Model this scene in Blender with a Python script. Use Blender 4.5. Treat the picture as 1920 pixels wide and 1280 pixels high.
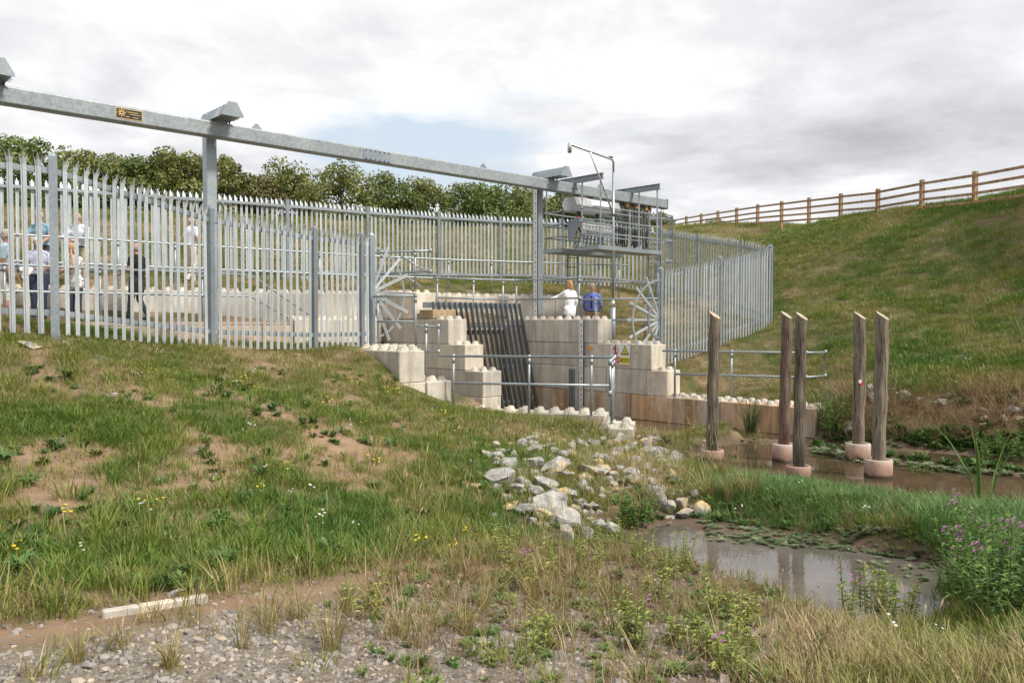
import bpy, bmesh, math, random
import numpy as np
from mathutils import Vector, Matrix
for _o in list(bpy.data.objects): bpy.data.objects.remove(_o)
SC = bpy.context.scene
COL = SC.collection
R = math.radians
random.seed(7)
RNG = np.random.default_rng(11)

# ------------------------------------------------------------------ camera
EYE = 2.37            # metres above the water
F = 1500.0            # focal length in pixels of the 1920 px photograph
PITCH = math.atan(40.0 / F)
cam_d = bpy.data.cameras.new('camera')
cam = bpy.data.objects.new('camera', cam_d); COL.objects.link(cam)
cam.location = (0, 0, EYE)
cam.rotation_euler = (R(90) - PITCH, 0, 0)
cam_d.sensor_width = 36.0
cam_d.lens = 36.0 * F / 1920.0
cam_d.clip_start = 0.05; cam_d.clip_end = 3000
SC.camera = cam

# ------------------------------------------------------------------ sky and sun
SUN_EL, SUN_AZ = R(48), R(118)      # azimuth clockwise from +Y (camera forward)
w = bpy.data.worlds.new('World'); SC.world = w; w.use_nodes = True
def world_nodes():
    nt = w.node_tree; nt.nodes.clear(); N = nt.nodes.new; L = nt.links.new
    out = N('ShaderNodeOutputWorld'); bg = N('ShaderNodeBackground'); bg.inputs['Strength'].default_value = 0.1
    sky = N('ShaderNodeTexSky'); sky.sky_type = 'NISHITA'; sky.sun_disc = False
    sky.sun_elevation = SUN_EL; sky.sun_rotation = SUN_AZ; sky.air_density = 1.3; sky.dust_density = 2.5
    tc = N('ShaderNodeTexCoord'); sep = N('ShaderNodeSeparateXYZ'); L(tc.outputs['Generated'], sep.inputs[0])
    def math_(op, a, b=None, clamp=False):
        m = N('ShaderNodeMath'); m.operation = op; m.use_clamp = clamp
        for i, v in enumerate((a, b)):
            if v is None: continue
            if isinstance(v, (int, float)): m.inputs[i].default_value = v
            else: L(v, m.inputs[i])
        return m.outputs[0]
    zz = math_('ADD', math_('MAXIMUM', sep.outputs[2], 0.0), 0.16)
    comb = N('ShaderNodeCombineXYZ')
    L(math_('DIVIDE', sep.outputs[0], zz), comb.inputs[0]); L(math_('DIVIDE', sep.outputs[1], zz), comb.inputs[1])
    comb.inputs[2].default_value = 3.7
    def noise(scale, detail, rough, dist=0.0, off=(0, 0, 0)):
        mp = N('ShaderNodeMapping'); mp.inputs['Location'].default_value = off; L(comb.outputs[0], mp.inputs['Vector'])
        n = N('ShaderNodeTexNoise'); n.inputs['Scale'].default_value = scale; n.inputs['Detail'].default_value = detail
        n.inputs['Roughness'].default_value = rough; n.inputs['Distortion'].default_value = dist
        L(mp.outputs[0], n.inputs['Vector']); return n.outputs['Fac']
    def ramp(fac, stops):
        r = N('ShaderNodeValToRGB'); e = r.color_ramp.elements
        e[0].position, e[0].color = stops[0][0], stops[0][1]
        e[1].position, e[1].color = stops[-1][0], stops[-1][1]
        for p, c in stops[1:-1]:
            q = e.new(p); q.color = c
        L(fac, r.inputs[0]); return r.outputs[0]
    cover = ramp(noise(0.62, 9, 0.56, 0.25, (4.3, 1.9, 0)), [(0.345, (0, 0, 0, 1)), (0.43, (1, 1, 1, 1))])
    # thick cloud undersides are grey, thin cloud is white
    thick = ramp(noise(0.62, 8, 0.56, 0.35, (4.43, 1.49, 1.0)), [(0.43, (8.7, 8.7, 8.72, 1)), (0.51, (7.9, 7.9, 8.0, 1)), (0.58, (6.7, 6.72, 6.95, 1)), (0.70, (4.9, 4.95, 5.25, 1))])
    puff = ramp(noise(2.3, 8, 0.6, 0.2, (0.3, 7.0, 2.0)), [(0.36, (0.82, 0.825, 0.84, 1)), (0.60, (1.06, 1.06, 1.06, 1))])
    mul = N('ShaderNodeMix'); mul.data_type = 'RGBA'; mul.blend_type = 'MULTIPLY'; mul.inputs[0].default_value = 1.0
    L(thick, mul.inputs[6]); L(puff, mul.inputs[7])
    haz = N('ShaderNodeMix'); haz.data_type = 'RGBA'; haz.inputs[0].default_value = 0.7     # thin veil of high cloud over the blue
    L(sky.outputs[0], haz.inputs[6]); haz.inputs[7].default_value = (6.4, 7.3, 8.2, 1)
    mix = N('ShaderNodeMix'); mix.data_type = 'RGBA'
    L(cover, mix.inputs[0]); L(haz.outputs[2], mix.inputs[6]); L(mul.outputs[2], mix.inputs[7])
    L(mix.outputs[2], bg.inputs[0]); L(bg.outputs[0], out.inputs[0])
world_nodes()
sl = bpy.data.lights.new('sun', 'SUN'); sl.energy = 3.6; sl.angle = R(10); sl.color = (1.0, 0.95, 0.86)
so = bpy.data.objects.new('sun', sl); COL.objects.link(so)
so.rotation_euler = Vector((-math.sin(SUN_AZ) * math.cos(SUN_EL), -math.cos(SUN_AZ) * math.cos(SUN_EL), -math.sin(SUN_EL))).to_track_quat('-Z', 'Y').to_euler()
so.location = (20, -20, 30)
SC.view_settings.view_transform = 'Standard'; SC.view_settings.look = 'None'
SC.view_settings.exposure = 0.35; SC.view_settings.gamma = 1.0; SC.view_settings.use_curve_mapping = False
SC.render.engine = 'CYCLES'

# ------------------------------------------------------------------ pixel -> place
CP, SP = math.cos(PITCH), math.sin(PITCH)
def ray(x, y):
    a, b = (x - 960) / F, -(y - 640) / F
    return Vector((a, CP + b * SP, b * CP - SP))
def pz(x, y, z):
    d = ray(x, y); k = (z - EYE) / d.z
    return Vector((d.x * k, d.y * k, z))
def pd(x, y, Y):
    d = ray(x, y); k = Y / d.y
    return Vector((d.x * k, Y, EYE + d.z * k))
def proj(X, Y, Z):
    yc = Y * CP - (Z - EYE) * SP; zc = Y * SP + (Z - EYE) * CP
    yc = np.maximum(yc, 0.01)
    return 960 + F * X / yc, 640 - F * zc / yc
Q = math.sqrt(0.5)
def sv(s, v, z=0.0):           # plan axes of the concrete works: s across the channel, v down the channel
    return Vector(((s + v) * Q, (s - v) * Q, z))
U2 = Vector((Q, Q, 0)); V2 = Vector((Q, -Q, 0)); UP = Vector((0, 0, 1))

# ------------------------------------------------------------------ naming helpers
OFF = {}
def link(o, parent=None):
    COL.objects.link(o)
    if parent is not None: o.parent = parent
    return o
def tag(o, label=None, cat=None, group=None, kind=None):
    if label: o['label'] = label
    if cat: o['category'] = cat
    if group: o['group'] = group
    if kind: o['kind'] = kind
    return o
def thing(name, loc, label, cat, group=None):
    o = bpy.data.objects.new(name, None); link(o); o.location = loc; o.empty_display_size = 0.2
    OFF[o] = Vector(loc); return tag(o, label, cat, group)
class MB:
    def __init__(self): self.v = []; self.f = []; self.mi = []
    def add(self, vs, fs, mi=0):
        b = len(self.v); self.v += [tuple(p) for p in vs]; self.f += [tuple(i + b for i in f) for f in fs]; self.mi += [mi] * len(fs); return self
    def box(self, c, ax, ay, az, mi=0):
        c = Vector(c); vs = [c + ax * i + ay * j + az * k for k in (-1, 1) for j in (-1, 1) for i in (-1, 1)]
        return self.add(vs, [(0, 2, 3, 1), (4, 5, 7, 6), (0, 1, 5, 4), (2, 6, 7, 3), (0, 4, 6, 2), (1, 3, 7, 5)], mi)
    def bar(self, p0, p1, w, h, up=None, mi=0):
        p0, p1 = Vector(p0), Vector(p1); d = (p1 - p0); l = d.length; d.normalize()
        up = Vector(up) if up is not None else (UP if abs(d.z) < 0.95 else Vector((0, 1, 0)))
        sx = d.cross(up).normalized(); uy = sx.cross(d).normalized()
        return self.box((p0 + p1) / 2, d * l / 2, sx * w / 2, uy * h / 2, mi)
    def tube(self, pts, r, n=8, mi=0, cap=True):
        pts = [Vector(p) for p in pts]; rs = r if isinstance(r, (list, tuple)) else [r] * len(pts)
        rings = []; prev = None
        for i, p in enumerate(pts):
            d = (pts[min(i + 1, len(pts) - 1)] - pts[max(i - 1, 0)]).normalized()
            if prev is None:
                a = d.orthogonal().normalized()
            else:
                a = (prev - d * prev.dot(d)).normalized()
            prev = a; b = d.cross(a)
            rings.append([p + (a * math.cos(2 * math.pi * k / n) + b * math.sin(2 * math.pi * k / n)) * rs[i] for k in range(n)])
        vs = [q for rg in rings for q in rg]; fs = []
        for i in range(len(pts) - 1):
            for k in range(n):
                fs.append((i * n + k, i * n + (k + 1) % n, (i + 1) * n + (k + 1) % n, (i + 1) * n + k))
        if cap: fs += [tuple(range(n - 1, -1, -1)), tuple(range((len(pts) - 1) * n, len(pts) * n))]
        return self.add(vs, fs, mi)
    def prism(self, poly, ext, mi=0):      # poly: closed list of 3-D points, ext: extrusion vector
        n = len(poly); ext = Vector(ext)
        vs = [Vector(p) for p in poly] + [Vector(p) + ext for p in poly]
        fs = [tuple(range(n - 1, -1, -1)), tuple(range(n, 2 * n))] + [(i, (i + 1) % n, n + (i + 1) % n, n + i) for i in range(n)]
        return self.add(vs, fs, mi)
    def mesh(self, name, mats, off=Vector((0, 0, 0)), smooth=False):
        me = bpy.data.meshes.new(name)
        me.from_pydata([(p[0] - off[0], p[1] - off[1], p[2] - off[2]) for p in self.v], [], self.f)
        for m in (mats if isinstance(mats, (list, tuple)) else [mats]): me.materials.append(m)
        if any(self.mi): me.polygons.foreach_set('material_index', self.mi)
        bm = bmesh.new(); bm.from_mesh(me); bmesh.ops.recalc_face_normals(bm, faces=bm.faces); bm.to_mesh(me); bm.free()
        if smooth: me.polygons.foreach_set('use_smooth', [True] * len(me.polygons))
        me.update(); return me
    def build(self, name, mats, parent=None, smooth=False, kind=None):
        off = OFF[parent] if parent is not None else Vector((0, 0, 0))
        if parent is None and self.v:
            a = np.array(self.v); off = Vector((float(a[:, 0].mean()), float(a[:, 1].mean()), float(a[:, 2].min())))
        o = bpy.data.objects.new(name, self.mesh(name, mats, off, smooth)); link(o, parent)
        if parent is None: o.location = off
        OFF[o] = Vector(off)
        if kind: o['kind'] = kind
        return o
def place(name, me, parent, loc, rz=0.0, scale=None, rot=None):   # a shared-mesh piece at a world place
    o = bpy.data.objects.new(name, me); link(o, parent)
    off = OFF[parent] if parent is not None else Vector((0, 0, 0))
    o.location = Vector(loc) - off; o.rotation_euler = rot if rot else (0, 0, rz)
    if scale: o.scale = scale
    OFF[o] = Vector(loc); return o
def bevel(o, w=0.01, seg=1):
    m = o.modifiers.new('bevel', 'BEVEL'); m.width = w; m.segments = seg; m.limit_method = 'ANGLE'; m.angle_limit = R(40); return o

# ------------------------------------------------------------------ noise
def _hash(ix, iy, seed):
    h = (ix.astype(np.int64) * 374761393 + iy.astype(np.int64) * 668265263 + seed * 1442695041) & 0xFFFFFFFF
    h = ((h ^ (h >> 13)) * 1274126177) & 0xFFFFFFFF
    return ((h ^ (h >> 16)) & 0xFFFF) / 65535.0
def vnoise(x, y, seed=0):
    x = np.asarray(x, float); y = np.asarray(y, float)
    ix = np.floor(x); iy = np.floor(y); fx = x - ix; fy = y - iy
    fx = fx * fx * (3 - 2 * fx); fy = fy * fy * (3 - 2 * fy)
    a = _hash(ix, iy, seed); b = _hash(ix + 1, iy, seed); c = _hash(ix, iy + 1, seed); d = _hash(ix + 1, iy + 1, seed)
    return (a * (1 - fx) + b * fx) * (1 - fy) + (c * (1 - fx) + d * fx) * fy
def fbm(x, y, scale=1.0, seed=0, oct=4):
    t = 0; amp = 0.5; k = 1.0 / scale; s = 0
    for i in range(oct):
        t = t + amp * vnoise(np.asarray(x) * k, np.asarray(y) * k, seed + i * 17); s += amp; amp *= 0.5; k *= 2.03
    return t / s
def sstep(a, b, x):
    t = np.clip((np.asarray(x, float) - a) / (b - a), 0, 1); return t * t * (3 - 2 * t)

# ------------------------------------------------------------------ materials
def nodes_of(name):
    m = bpy.data.materials.new(name); m.use_nodes = True; nt = m.node_tree
    return m, nt, nt.nodes['Principled BSDF'], nt.nodes.new, nt.links.new
def noise_ramp(N, L, coord, scale, stops, detail=5, rough=0.6, mapping=None, dist=0.0):
    n = N('ShaderNodeTexNoise'); n.inputs['Scale'].default_value = scale; n.inputs['Detail'].default_value = detail
    n.inputs['Roughness'].default_value = rough; n.inputs['Distortion'].default_value = dist
    if mapping:
        mp = N('ShaderNodeMapping'); mp.inputs['Scale'].default_value = mapping; L(coord, mp.inputs['Vector']); coord = mp.outputs[0]
    L(coord, n.inputs['Vector'])
    r = N('ShaderNodeValToRGB'); e = r.color_ramp.elements
    e[0].position, e[0].color = stops[0][0], (*stops[0][1], 1); e[1].position, e[1].color = stops[-1][0], (*stops[-1][1], 1)
    for p, c in stops[1:-1]:
        q = e.new(p); q.color = (*c, 1)
    L(n.outputs['Fac'], r.inputs[0]); return r.outputs[0], n.outputs['Fac']
def mixc(N, L, a, b, fac, mode='MIX'):
    m = N('ShaderNodeMix'); m.data_type = 'RGBA'; m.blend_type = mode
    for sock, v in ((m.inputs[0], fac), (m.inputs[6], a), (m.inputs[7], b)):
        if isinstance(v, (int, float)): sock.default_value = v
        elif isinstance(v, tuple): sock.default_value = (*v, 1) if len(v) == 3 else v
        else: L(v, sock)
    return m.outputs[2]
def bump(N, L, bsdf, fac, strength=0.3, dist=0.01):
    b = N('ShaderNodeBump'); b.inputs['Strength'].default_value = strength; b.inputs['Distance'].default_value = dist
    L(fac, b.inputs['Height']); L(b.outputs[0], bsdf.inputs['Normal'])
def world_pos(N): return N('ShaderNodeNewGeometry').outputs['Position']

def mat_galv(name, c0, c1, metallic=0.45, rough=0.45, scale=28):
    m, nt, B, N, L = nodes_of(name); P = world_pos(N)
    a, f = noise_ramp(N, L, P, scale, [(0.3, c0), (0.7, c1)], 4, 0.7)
    b, _ = noise_ramp(N, L, P, 2.2, [(0.3, (0.80, 0.82, 0.84)), (0.7, (1.05, 1.05, 1.05))], 3)
    oi = N('ShaderNodeObjectInfo'); rr = N('ShaderNodeMapRange'); rr.inputs['To Min'].default_value = 0.86; rr.inputs['To Max'].default_value = 1.08
    L(oi.outputs['Random'], rr.inputs[0])
    c = mixc(N, L, mixc(N, L, a, b, 1.0, 'MULTIPLY'), rr.outputs[0], 1.0, 'MULTIPLY')
    L(c, B.inputs['Base Color']); B.inputs['Metallic'].default_value = metallic; B.inputs['Roughness'].default_value = rough
    return m
GALV = mat_galv('galvanised_steel', (0.28, 0.315, 0.335), (0.43, 0.47, 0.49))
BEAMG = mat_galv('spangled_galvanised_beam', (0.24, 0.27, 0.28), (0.42, 0.455, 0.465), 0.3, 0.5, 16)
GALVD = mat_galv('weathered_galvanised_steel', (0.22, 0.255, 0.28), (0.34, 0.38, 0.41), 0.35, 0.5)
GALVP = mat_galv('galvanised_pales', (0.45, 0.48, 0.50), (0.63, 0.67, 0.685), 0.3, 0.45, 40)
RACKM = mat_galv('rack_steel', (0.14, 0.16, 0.175), (0.25, 0.275, 0.295), 0.4, 0.45)
STAIN = mat_galv('stainless_steel', (0.60, 0.59, 0.57), (0.72, 0.71, 0.69), 0.75, 0.32, 6)
def mat_plain(name, c, rough=0.6, metallic=0.0, vary=0.12, scale=30):
    m, nt, B, N, L = nodes_of(name); P = world_pos(N)
    a, _ = noise_ramp(N, L, P, scale, [(0.3, tuple(x * (1 - vary) for x in c)), (0.7, tuple(min(1, x * (1 + vary)) for x in c))], 4)
    L(a, B.inputs['Base Color']); B.inputs['Roughness'].default_value = rough; B.inputs['Metallic'].default_value = metallic
    return m
BLACK = mat_plain('black_rubber', (0.018, 0.018, 0.02), 0.5)
DARK = mat_plain('dark_steel', (0.05, 0.055, 0.06), 0.5, 0.3)
WHITE = mat_plain('white_enamel', (0.80, 0.80, 0.80), 0.4, 0, 0.03)
REDP = mat_plain('red_paint', (0.62, 0.03, 0.04), 0.45, 0, 0.05)
YELP = mat_plain('yellow_paint', (0.80, 0.66, 0.03), 0.45, 0, 0.04)
ORNG = mat_plain('orange_paint', (0.82, 0.36, 0.02), 0.5, 0, 0.04)
BRASS = mat_plain('brass_lettering', (0.72, 0.48, 0.16), 0.4, 0.5, 0.05)
PRINT = mat_plain('black_print', (0.02, 0.02, 0.02), 0.6, 0, 0.02)
PINKM = mat_plain('pale_red_print', (0.75, 0.42, 0.42), 0.6, 0, 0.03)
def mat_concrete(name, base, stain=0.0, tan=0.0):
    m, nt, B, N, L = nodes_of(name); P = world_pos(N)
    a, f = noise_ramp(N, L, P, 3.0, [(0.25, tuple(x * 0.84 for x in base)), (0.75, tuple(x * 1.1 for x in base))], 8, 0.65)
    s, _ = noise_ramp(N, L, P, 3.2, [(0.44, (1, 1, 1)), (0.60, (0.56, 0.52, 0.46))], 7, 0.68, (1.6, 1.6, 0.16))
    c = mixc(N, L, a, s, 0.55 + stain * 0.35, 'MULTIPLY')
    g_, _ = noise_ramp(N, L, P, 1.3, [(0.50, (1, 1, 1)), (0.66, (0.74, 0.74, 0.70))], 9, 0.72)
    c = mixc(N, L, c, g_, 0.9, 'MULTIPLY')
    if stain > 0:
        o, _ = noise_ramp(N, L, P, 1.1, [(0.38, (1, 1, 1)), (0.56, (1.0, 0.62, 0.34))], 5, 0.6, (1.0, 1.0, 0.35))
        c = mixc(N, L, c, o, stain, 'MULTIPLY')
    oi = N('ShaderNodeObjectInfo'); rp = N('ShaderNodeValToRGB'); e = rp.color_ramp.elements
    e[0].color = (0.82, 0.82, 0.84, 1); e[1].color = (1.10, 1.05, 0.98, 1); L(oi.outputs['Random'], rp.inputs[0])
    c = mixc(N, L, c, rp.outputs[0], 1.0, 'MULTIPLY')
    sp, _ = noise_ramp(N, L, P, 90, [(0.30, (0.55, 0.5, 0.45)), (0.36, (1, 1, 1))], 2, 0.5)
    c = mixc(N, L, c, sp, 0.5, 'MULTIPLY')
    L(c, B.inputs['Base Color']); B.inputs['Roughness'].default_value = 0.9
    n2 = N('ShaderNodeTexNoise'); n2.inputs['Scale'].default_value = 45; n2.inputs['Detail'].default_value = 6; L(P, n2.inputs['Vector'])
    bump(N, L, B, n2.outputs['Fac'], 0.35, 0.006)
    return m
CONC = mat_concrete('cast_concrete', (0.64, 0.60, 0.53))
CONCS = mat_concrete('rust_stained_concrete', (0.66, 0.59, 0.49), 0.70)
CONCT = mat_concrete('sandy_concrete', (0.52, 0.38, 0.22))
SLABM = mat_concrete('slab_concrete', (0.50, 0.45, 0.37), 0.3)
def mat_wood(name, c0, c1, scale=9, grain=(1, 1, 0.06), dark=None):
    m, nt, B, N, L = nodes_of(name); tc = N('ShaderNodeTexCoord'); P = tc.outputs['Object']
    a, f = noise_ramp(N, L, P, scale, [(0.36, c0), (0.64, c1)], 8, 0.75, grain)
    k, kf = noise_ramp(N, L, P, scale * 2.4, [(0.54, (1, 1, 1)), (0.61, (0.14, 0.11, 0.09))], 4, 0.6, (1, 1, 0.035))
    c = mixc(N, L, a, k, 0.85, 'MULTIPLY')
    if dark:
        d, _ = noise_ramp(N, L, P, 3.0, [(0.44, (1, 1, 1)), (0.6, dark)], 5, 0.6, (1, 1, 0.18)); c = mixc(N, L, c, d, 0.9, 'MULTIPLY')
    oi = N('ShaderNodeObjectInfo'); rr = N('ShaderNodeMapRange'); rr.inputs['To Min'].default_value = 0.85; rr.inputs['To Max'].default_value = 1.15; L(oi.outputs['Random'], rr.inputs[0])
    c = mixc(N, L, c, rr.outputs[0], 1.0, 'MULTIPLY')
    L(c, B.inputs['Base Color']); B.inputs['Roughness'].default_value = 0.85; bump(N, L, B, f, 0.9, 0.02)
    return m
POSTW = mat_wood('weathered_timber', (0.10, 0.08, 0.062), (0.29, 0.235, 0.18), 22)
POSTD = mat_wood('dark_stained_timber', (0.085, 0.068, 0.052), (0.26, 0.21, 0.155), 22, (1, 1, 0.06), (0.10, 0.09, 0.08))
POSTR = mat_wood('reddish_timber', (0.11, 0.07, 0.055), (0.27, 0.195, 0.15), 22, (1, 1, 0.06), (0.5, 0.22, 0.18))
CUTW = mat_plain('cut_timber_end', (0.42, 0.35, 0.26), 0.9, 0, 0.4, 22)
RAILW = mat_wood('fence_timber', (0.30, 0.18, 0.09), (0.44, 0.29, 0.16), 6)
def mat_pedestal():
    m, nt, B, N, L = nodes_of('pink_concrete_pipe'); P = world_pos(N)
    sep = N('ShaderNodeSeparateXYZ'); L(P, sep.inputs[0])
    n = N('ShaderNodeTexNoise'); n.inputs['Scale'].default_value = 7; n.inputs['Detail'].default_value = 6; L(P, n.inputs['Vector'])
    ad = N('ShaderNodeMath'); ad.operation = 'MULTIPLY_ADD'; L(n.outputs['Fac'], ad.inputs[0]); ad.inputs[1].default_value = 0.22; L(sep.outputs[2], ad.inputs[2])
    r = N('ShaderNodeValToRGB'); e = r.color_ramp.elements
    e[0].position = 0.145; e[0].color = (0.035, 0.025, 0.015, 1); e[1].position = 0.42; e[1].color = (0.52, 0.44, 0.37, 1)
    q = e.new(0.19); q.color = (0.22, 0.13, 0.095, 1); q = e.new(0.30); q.color = (0.38, 0.25, 0.19, 1)
    L(ad.outputs[0], r.inputs[0]); L(r.outputs[0], B.inputs['Base Color']); B.inputs['Roughness'].default_value = 0.9
    bump(N, L, B, n.outputs['Fac'], 0.3, 0.01); return m
PEDM = mat_pedestal()
def mat_rock():
    m, nt, B, N, L = nodes_of('limestone'); tc = N('ShaderNodeTexCoord'); P = tc.outputs['Object']; W = world_pos(N)
    a, f = noise_ramp(N, L, W, 9, [(0.32, (0.13, 0.125, 0.118)), (0.46, (0.30, 0.29, 0.275)), (0.6, (0.43, 0.41, 0.38)), (0.74, (0.54, 0.51, 0.45))], 9, 0.7)
    y, _ = noise_ramp(N, L, W, 2.6, [(0.5, (0.0, 0.0, 0.0)), (0.62, (1, 1, 1))], 4, 0.6)
    oi = N('ShaderNodeObjectInfo'); g = N('ShaderNodeMath'); g.operation = 'GREATER_THAN'; g.inputs[1].default_value = 0.4; L(oi.outputs['Random'], g.inputs[0])
    gm = N('ShaderNodeMath'); gm.operation = 'MULTIPLY'; L(y, gm.inputs[0]); L(g.outputs[0], gm.inputs[1])
    c = mixc(N, L, a, (0.56, 0.40, 0.19), gm.outputs[0])
    L(c, B.inputs['Base Color']); B.inputs['Roughness'].default_value = 0.9; bump(N, L, B, f, 0.8, 0.03); return m
ROCKM = mat_rock()
def mat_pebble():
    m, nt, B, N, L = nodes_of('pebbles'); at = N('ShaderNodeAttribute'); at.attribute_type = 'INSTANCER'; at.attribute_name = 'tint'
    r = N('ShaderNodeValToRGB'); e = r.color_ramp.elements; r.color_ramp.interpolation = 'LINEAR'
    e[0].position = 0.0; e[0].color = (0.14, 0.125, 0.11, 1); e[1].position = 1.0; e[1].color = (0.56, 0.47, 0.35, 1)
    q = e.new(0.45); q.color = (0.27, 0.245, 0.22, 1); q = e.new(0.75); q.color = (0.36, 0.32, 0.28, 1); q = e.new(0.9); q.color = (0.46, 0.36, 0.25, 1)
    L(at.outputs['Fac'], r.inputs[0]); L(r.outputs[0], B.inputs['Base Color']); B.inputs['Roughness'].default_value = 0.85; return m
PEBM = mat_pebble()
def mat_leaf(name, stops, trans=0.25, inst=True, vary=0.3):
    m, nt, B, N, L = nodes_of(name)
    if inst:
        at = N('ShaderNodeAttribute'); at.attribute_type = 'INSTANCER'; at.attribute_name = 'tint'; fac = at.outputs['Fac']
    else:
        g = N('ShaderNodeNewGeometry'); nz = N('ShaderNodeTexNoise'); nz.inputs['Scale'].default_value = 0.9; L(g.outputs['Position'], nz.inputs['Vector'])
        ad = N('ShaderNodeMath'); ad.operation = 'MULTIPLY_ADD'; L(g.outputs['Random Per Island'], ad.inputs[0]); ad.inputs[1].default_value = 0.55
        mr = N('ShaderNodeMapRange'); mr.inputs['From Min'].default_value = 0.3; mr.inputs['From Max'].default_value = 0.7; mr.inputs['To Max'].default_value = 0.45; L(nz.outputs['Fac'], mr.inputs[0])
        L(mr.outputs[0], ad.inputs[2]); fac = ad.outputs[0]
    r = N('ShaderNodeValToRGB'); e = r.color_ramp.elements
    e[0].position, e[0].color = stops[0][0], (*stops[0][1], 1); e[1].position, e[1].color = stops[-1][0], (*stops[-1][1], 1)
    for p, c in stops[1:-1]:
        q = e.new(p); q.color = (*c, 1)
    L(fac, r.inputs[0])
    g2 = N('ShaderNodeNewGeometry'); mr2 = N('ShaderNodeMapRange'); mr2.inputs['To Min'].default_value = 1 - vary; mr2.inputs['To Max'].default_value = 1 + vary
    L(g2.outputs['Random Per Island'], mr2.inputs[0])
    c = mixc(N, L, r.outputs[0], mr2.outputs[0], 1.0, 'MULTIPLY')
    L(c, B.inputs['Base Color']); B.inputs['Roughness'].default_value = 0.6
    tr = N('ShaderNodeBsdfTranslucent'); L(c, tr.inputs[0]); ms = N('ShaderNodeMixShader'); ms.inputs[0].default_value = trans
    out = nt.nodes['Material Output']; L(B.outputs[0], ms.inputs[1]); L(tr.outputs[0], ms.inputs[2]); L(ms.outputs[0], out.inputs[0])
    return m
GRASS = mat_leaf('grass_blades', [(0.0, (0.075, 0.165, 0.016)), (0.3, (0.145, 0.215, 0.028)), (0.55, (0.25, 0.25, 0.055)), (0.78, (0.36, 0.30, 0.135)), (1.0, (0.50, 0.41, 0.23))])
DRYG = mat_leaf('dry_grass_stems', [(0.0, (0.30, 0.24, 0.11)), (1.0, (0.50, 0.40, 0.23))])
LEAFG = mat_leaf('weed_leaves', [(0.0, (0.055, 0.13, 0.026)), (0.5, (0.11, 0.20, 0.045)), (1.0, (0.21, 0.26, 0.07))])
LUSH = mat_leaf('lush_grass', [(0.0, (0.085, 0.18, 0.04)), (0.6, (0.16, 0.265, 0.07)), (1.0, (0.28, 0.30, 0.11))])
CRESS = mat_leaf('watercress', [(0.0, (0.10, 0.15, 0.06)), (0.6, (0.20, 0.25, 0.12)), (1.0, (0.32, 0.34, 0.20))])
STEMR = mat_leaf('dead_stems', [(0.0, (0.16, 0.085, 0.05)), (0.6, (0.30, 0.19, 0.10)), (1.0, (0.42, 0.31, 0.17))])
YFLOW = mat_leaf('yellow_petals', [(0.0, (0.75, 0.52, 0.02)), (1.0, (0.82, 0.66, 0.04))], 0.15, True, 0.1)
WFLOW = mat_leaf('white_petals', [(0.0, (0.72, 0.70, 0.64)), (1.0, (0.82, 0.81, 0.78))], 0.15, True, 0.05)
PFLOW = mat_leaf('pink_petals', [(0.0, (0.50, 0.16, 0.42)), (1.0, (0.62, 0.26, 0.52))], 0.2, False, 0.1)
TREEL = [mat_leaf('tree_leaves_' + n, s, 0.28, False, 0.35) for n, s in (
    ('mid', [(0.1, (0.07, 0.115, 0.022)), (0.5, (0.125, 0.175, 0.04)), (0.9, (0.21, 0.245, 0.072))]),
    ('olive', [(0.1, (0.105, 0.13, 0.028)), (0.5, (0.18, 0.205, 0.05)), (0.9, (0.27, 0.275, 0.088))]),
    ('brown', [(0.1, (0.075, 0.075, 0.026)), (0.5, (0.14, 0.125, 0.045)), (0.9, (0.21, 0.175, 0.07))]))]
BARK = mat_wood('bark', (0.06, 0.045, 0.03), (0.14, 0.11, 0.08), 6)
PLANTL = mat_leaf('plant_leaves', [(0.0, (0.065, 0.15, 0.03)), (0.5, (0.12, 0.215, 0.045)), (1.0, (0.22, 0.28, 0.07))], 0.25, False)
PLANTY = mat_leaf('yellowing_leaves', [(0.0, (0.17, 0.235, 0.045)), (0.5, (0.27, 0.32, 0.08)), (1.0, (0.42, 0.37, 0.11))], 0.25, False)
RUSHM = mat_leaf('rush_stems', [(0.0, (0.03, 0.065, 0.02)), (0.6, (0.07, 0.11, 0.03)), (1.0, (0.16, 0.15, 0.06))], 0.15, False)
TUSSM = mat_leaf('tussock_blades', [(0.0, (0.14, 0.15, 0.035)), (0.5, (0.30, 0.25, 0.09)), (1.0, (0.46, 0.36, 0.18))], 0.2, False)
def mat_water(name, c0, c1, ior):
    m, nt, B, N, L = nodes_of(name); P = world_pos(N)
    a, f = noise_ramp(N, L, P, 1.5, [(0.35, c0), (0.65, c1)], 4)
    L(a, B.inputs['Base Color']); B.inputs['Roughness'].default_value = 0.045; B.inputs['IOR'].default_value = ior
    n2 = N('ShaderNodeTexNoise'); n2.inputs['Scale'].default_value = 7; n2.inputs['Detail'].default_value = 3; L(P, n2.inputs['Vector'])
    bump(N, L, B, n2.outputs['Fac'], 0.06, 0.02); return m
WATER = mat_water('murky_water', (0.055, 0.036, 0.022), (0.10, 0.07, 0.045), 1.36)
POOLW = mat_water('silty_water', (0.085, 0.074, 0.064), (0.14, 0.122, 0.105), 1.5)
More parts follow.
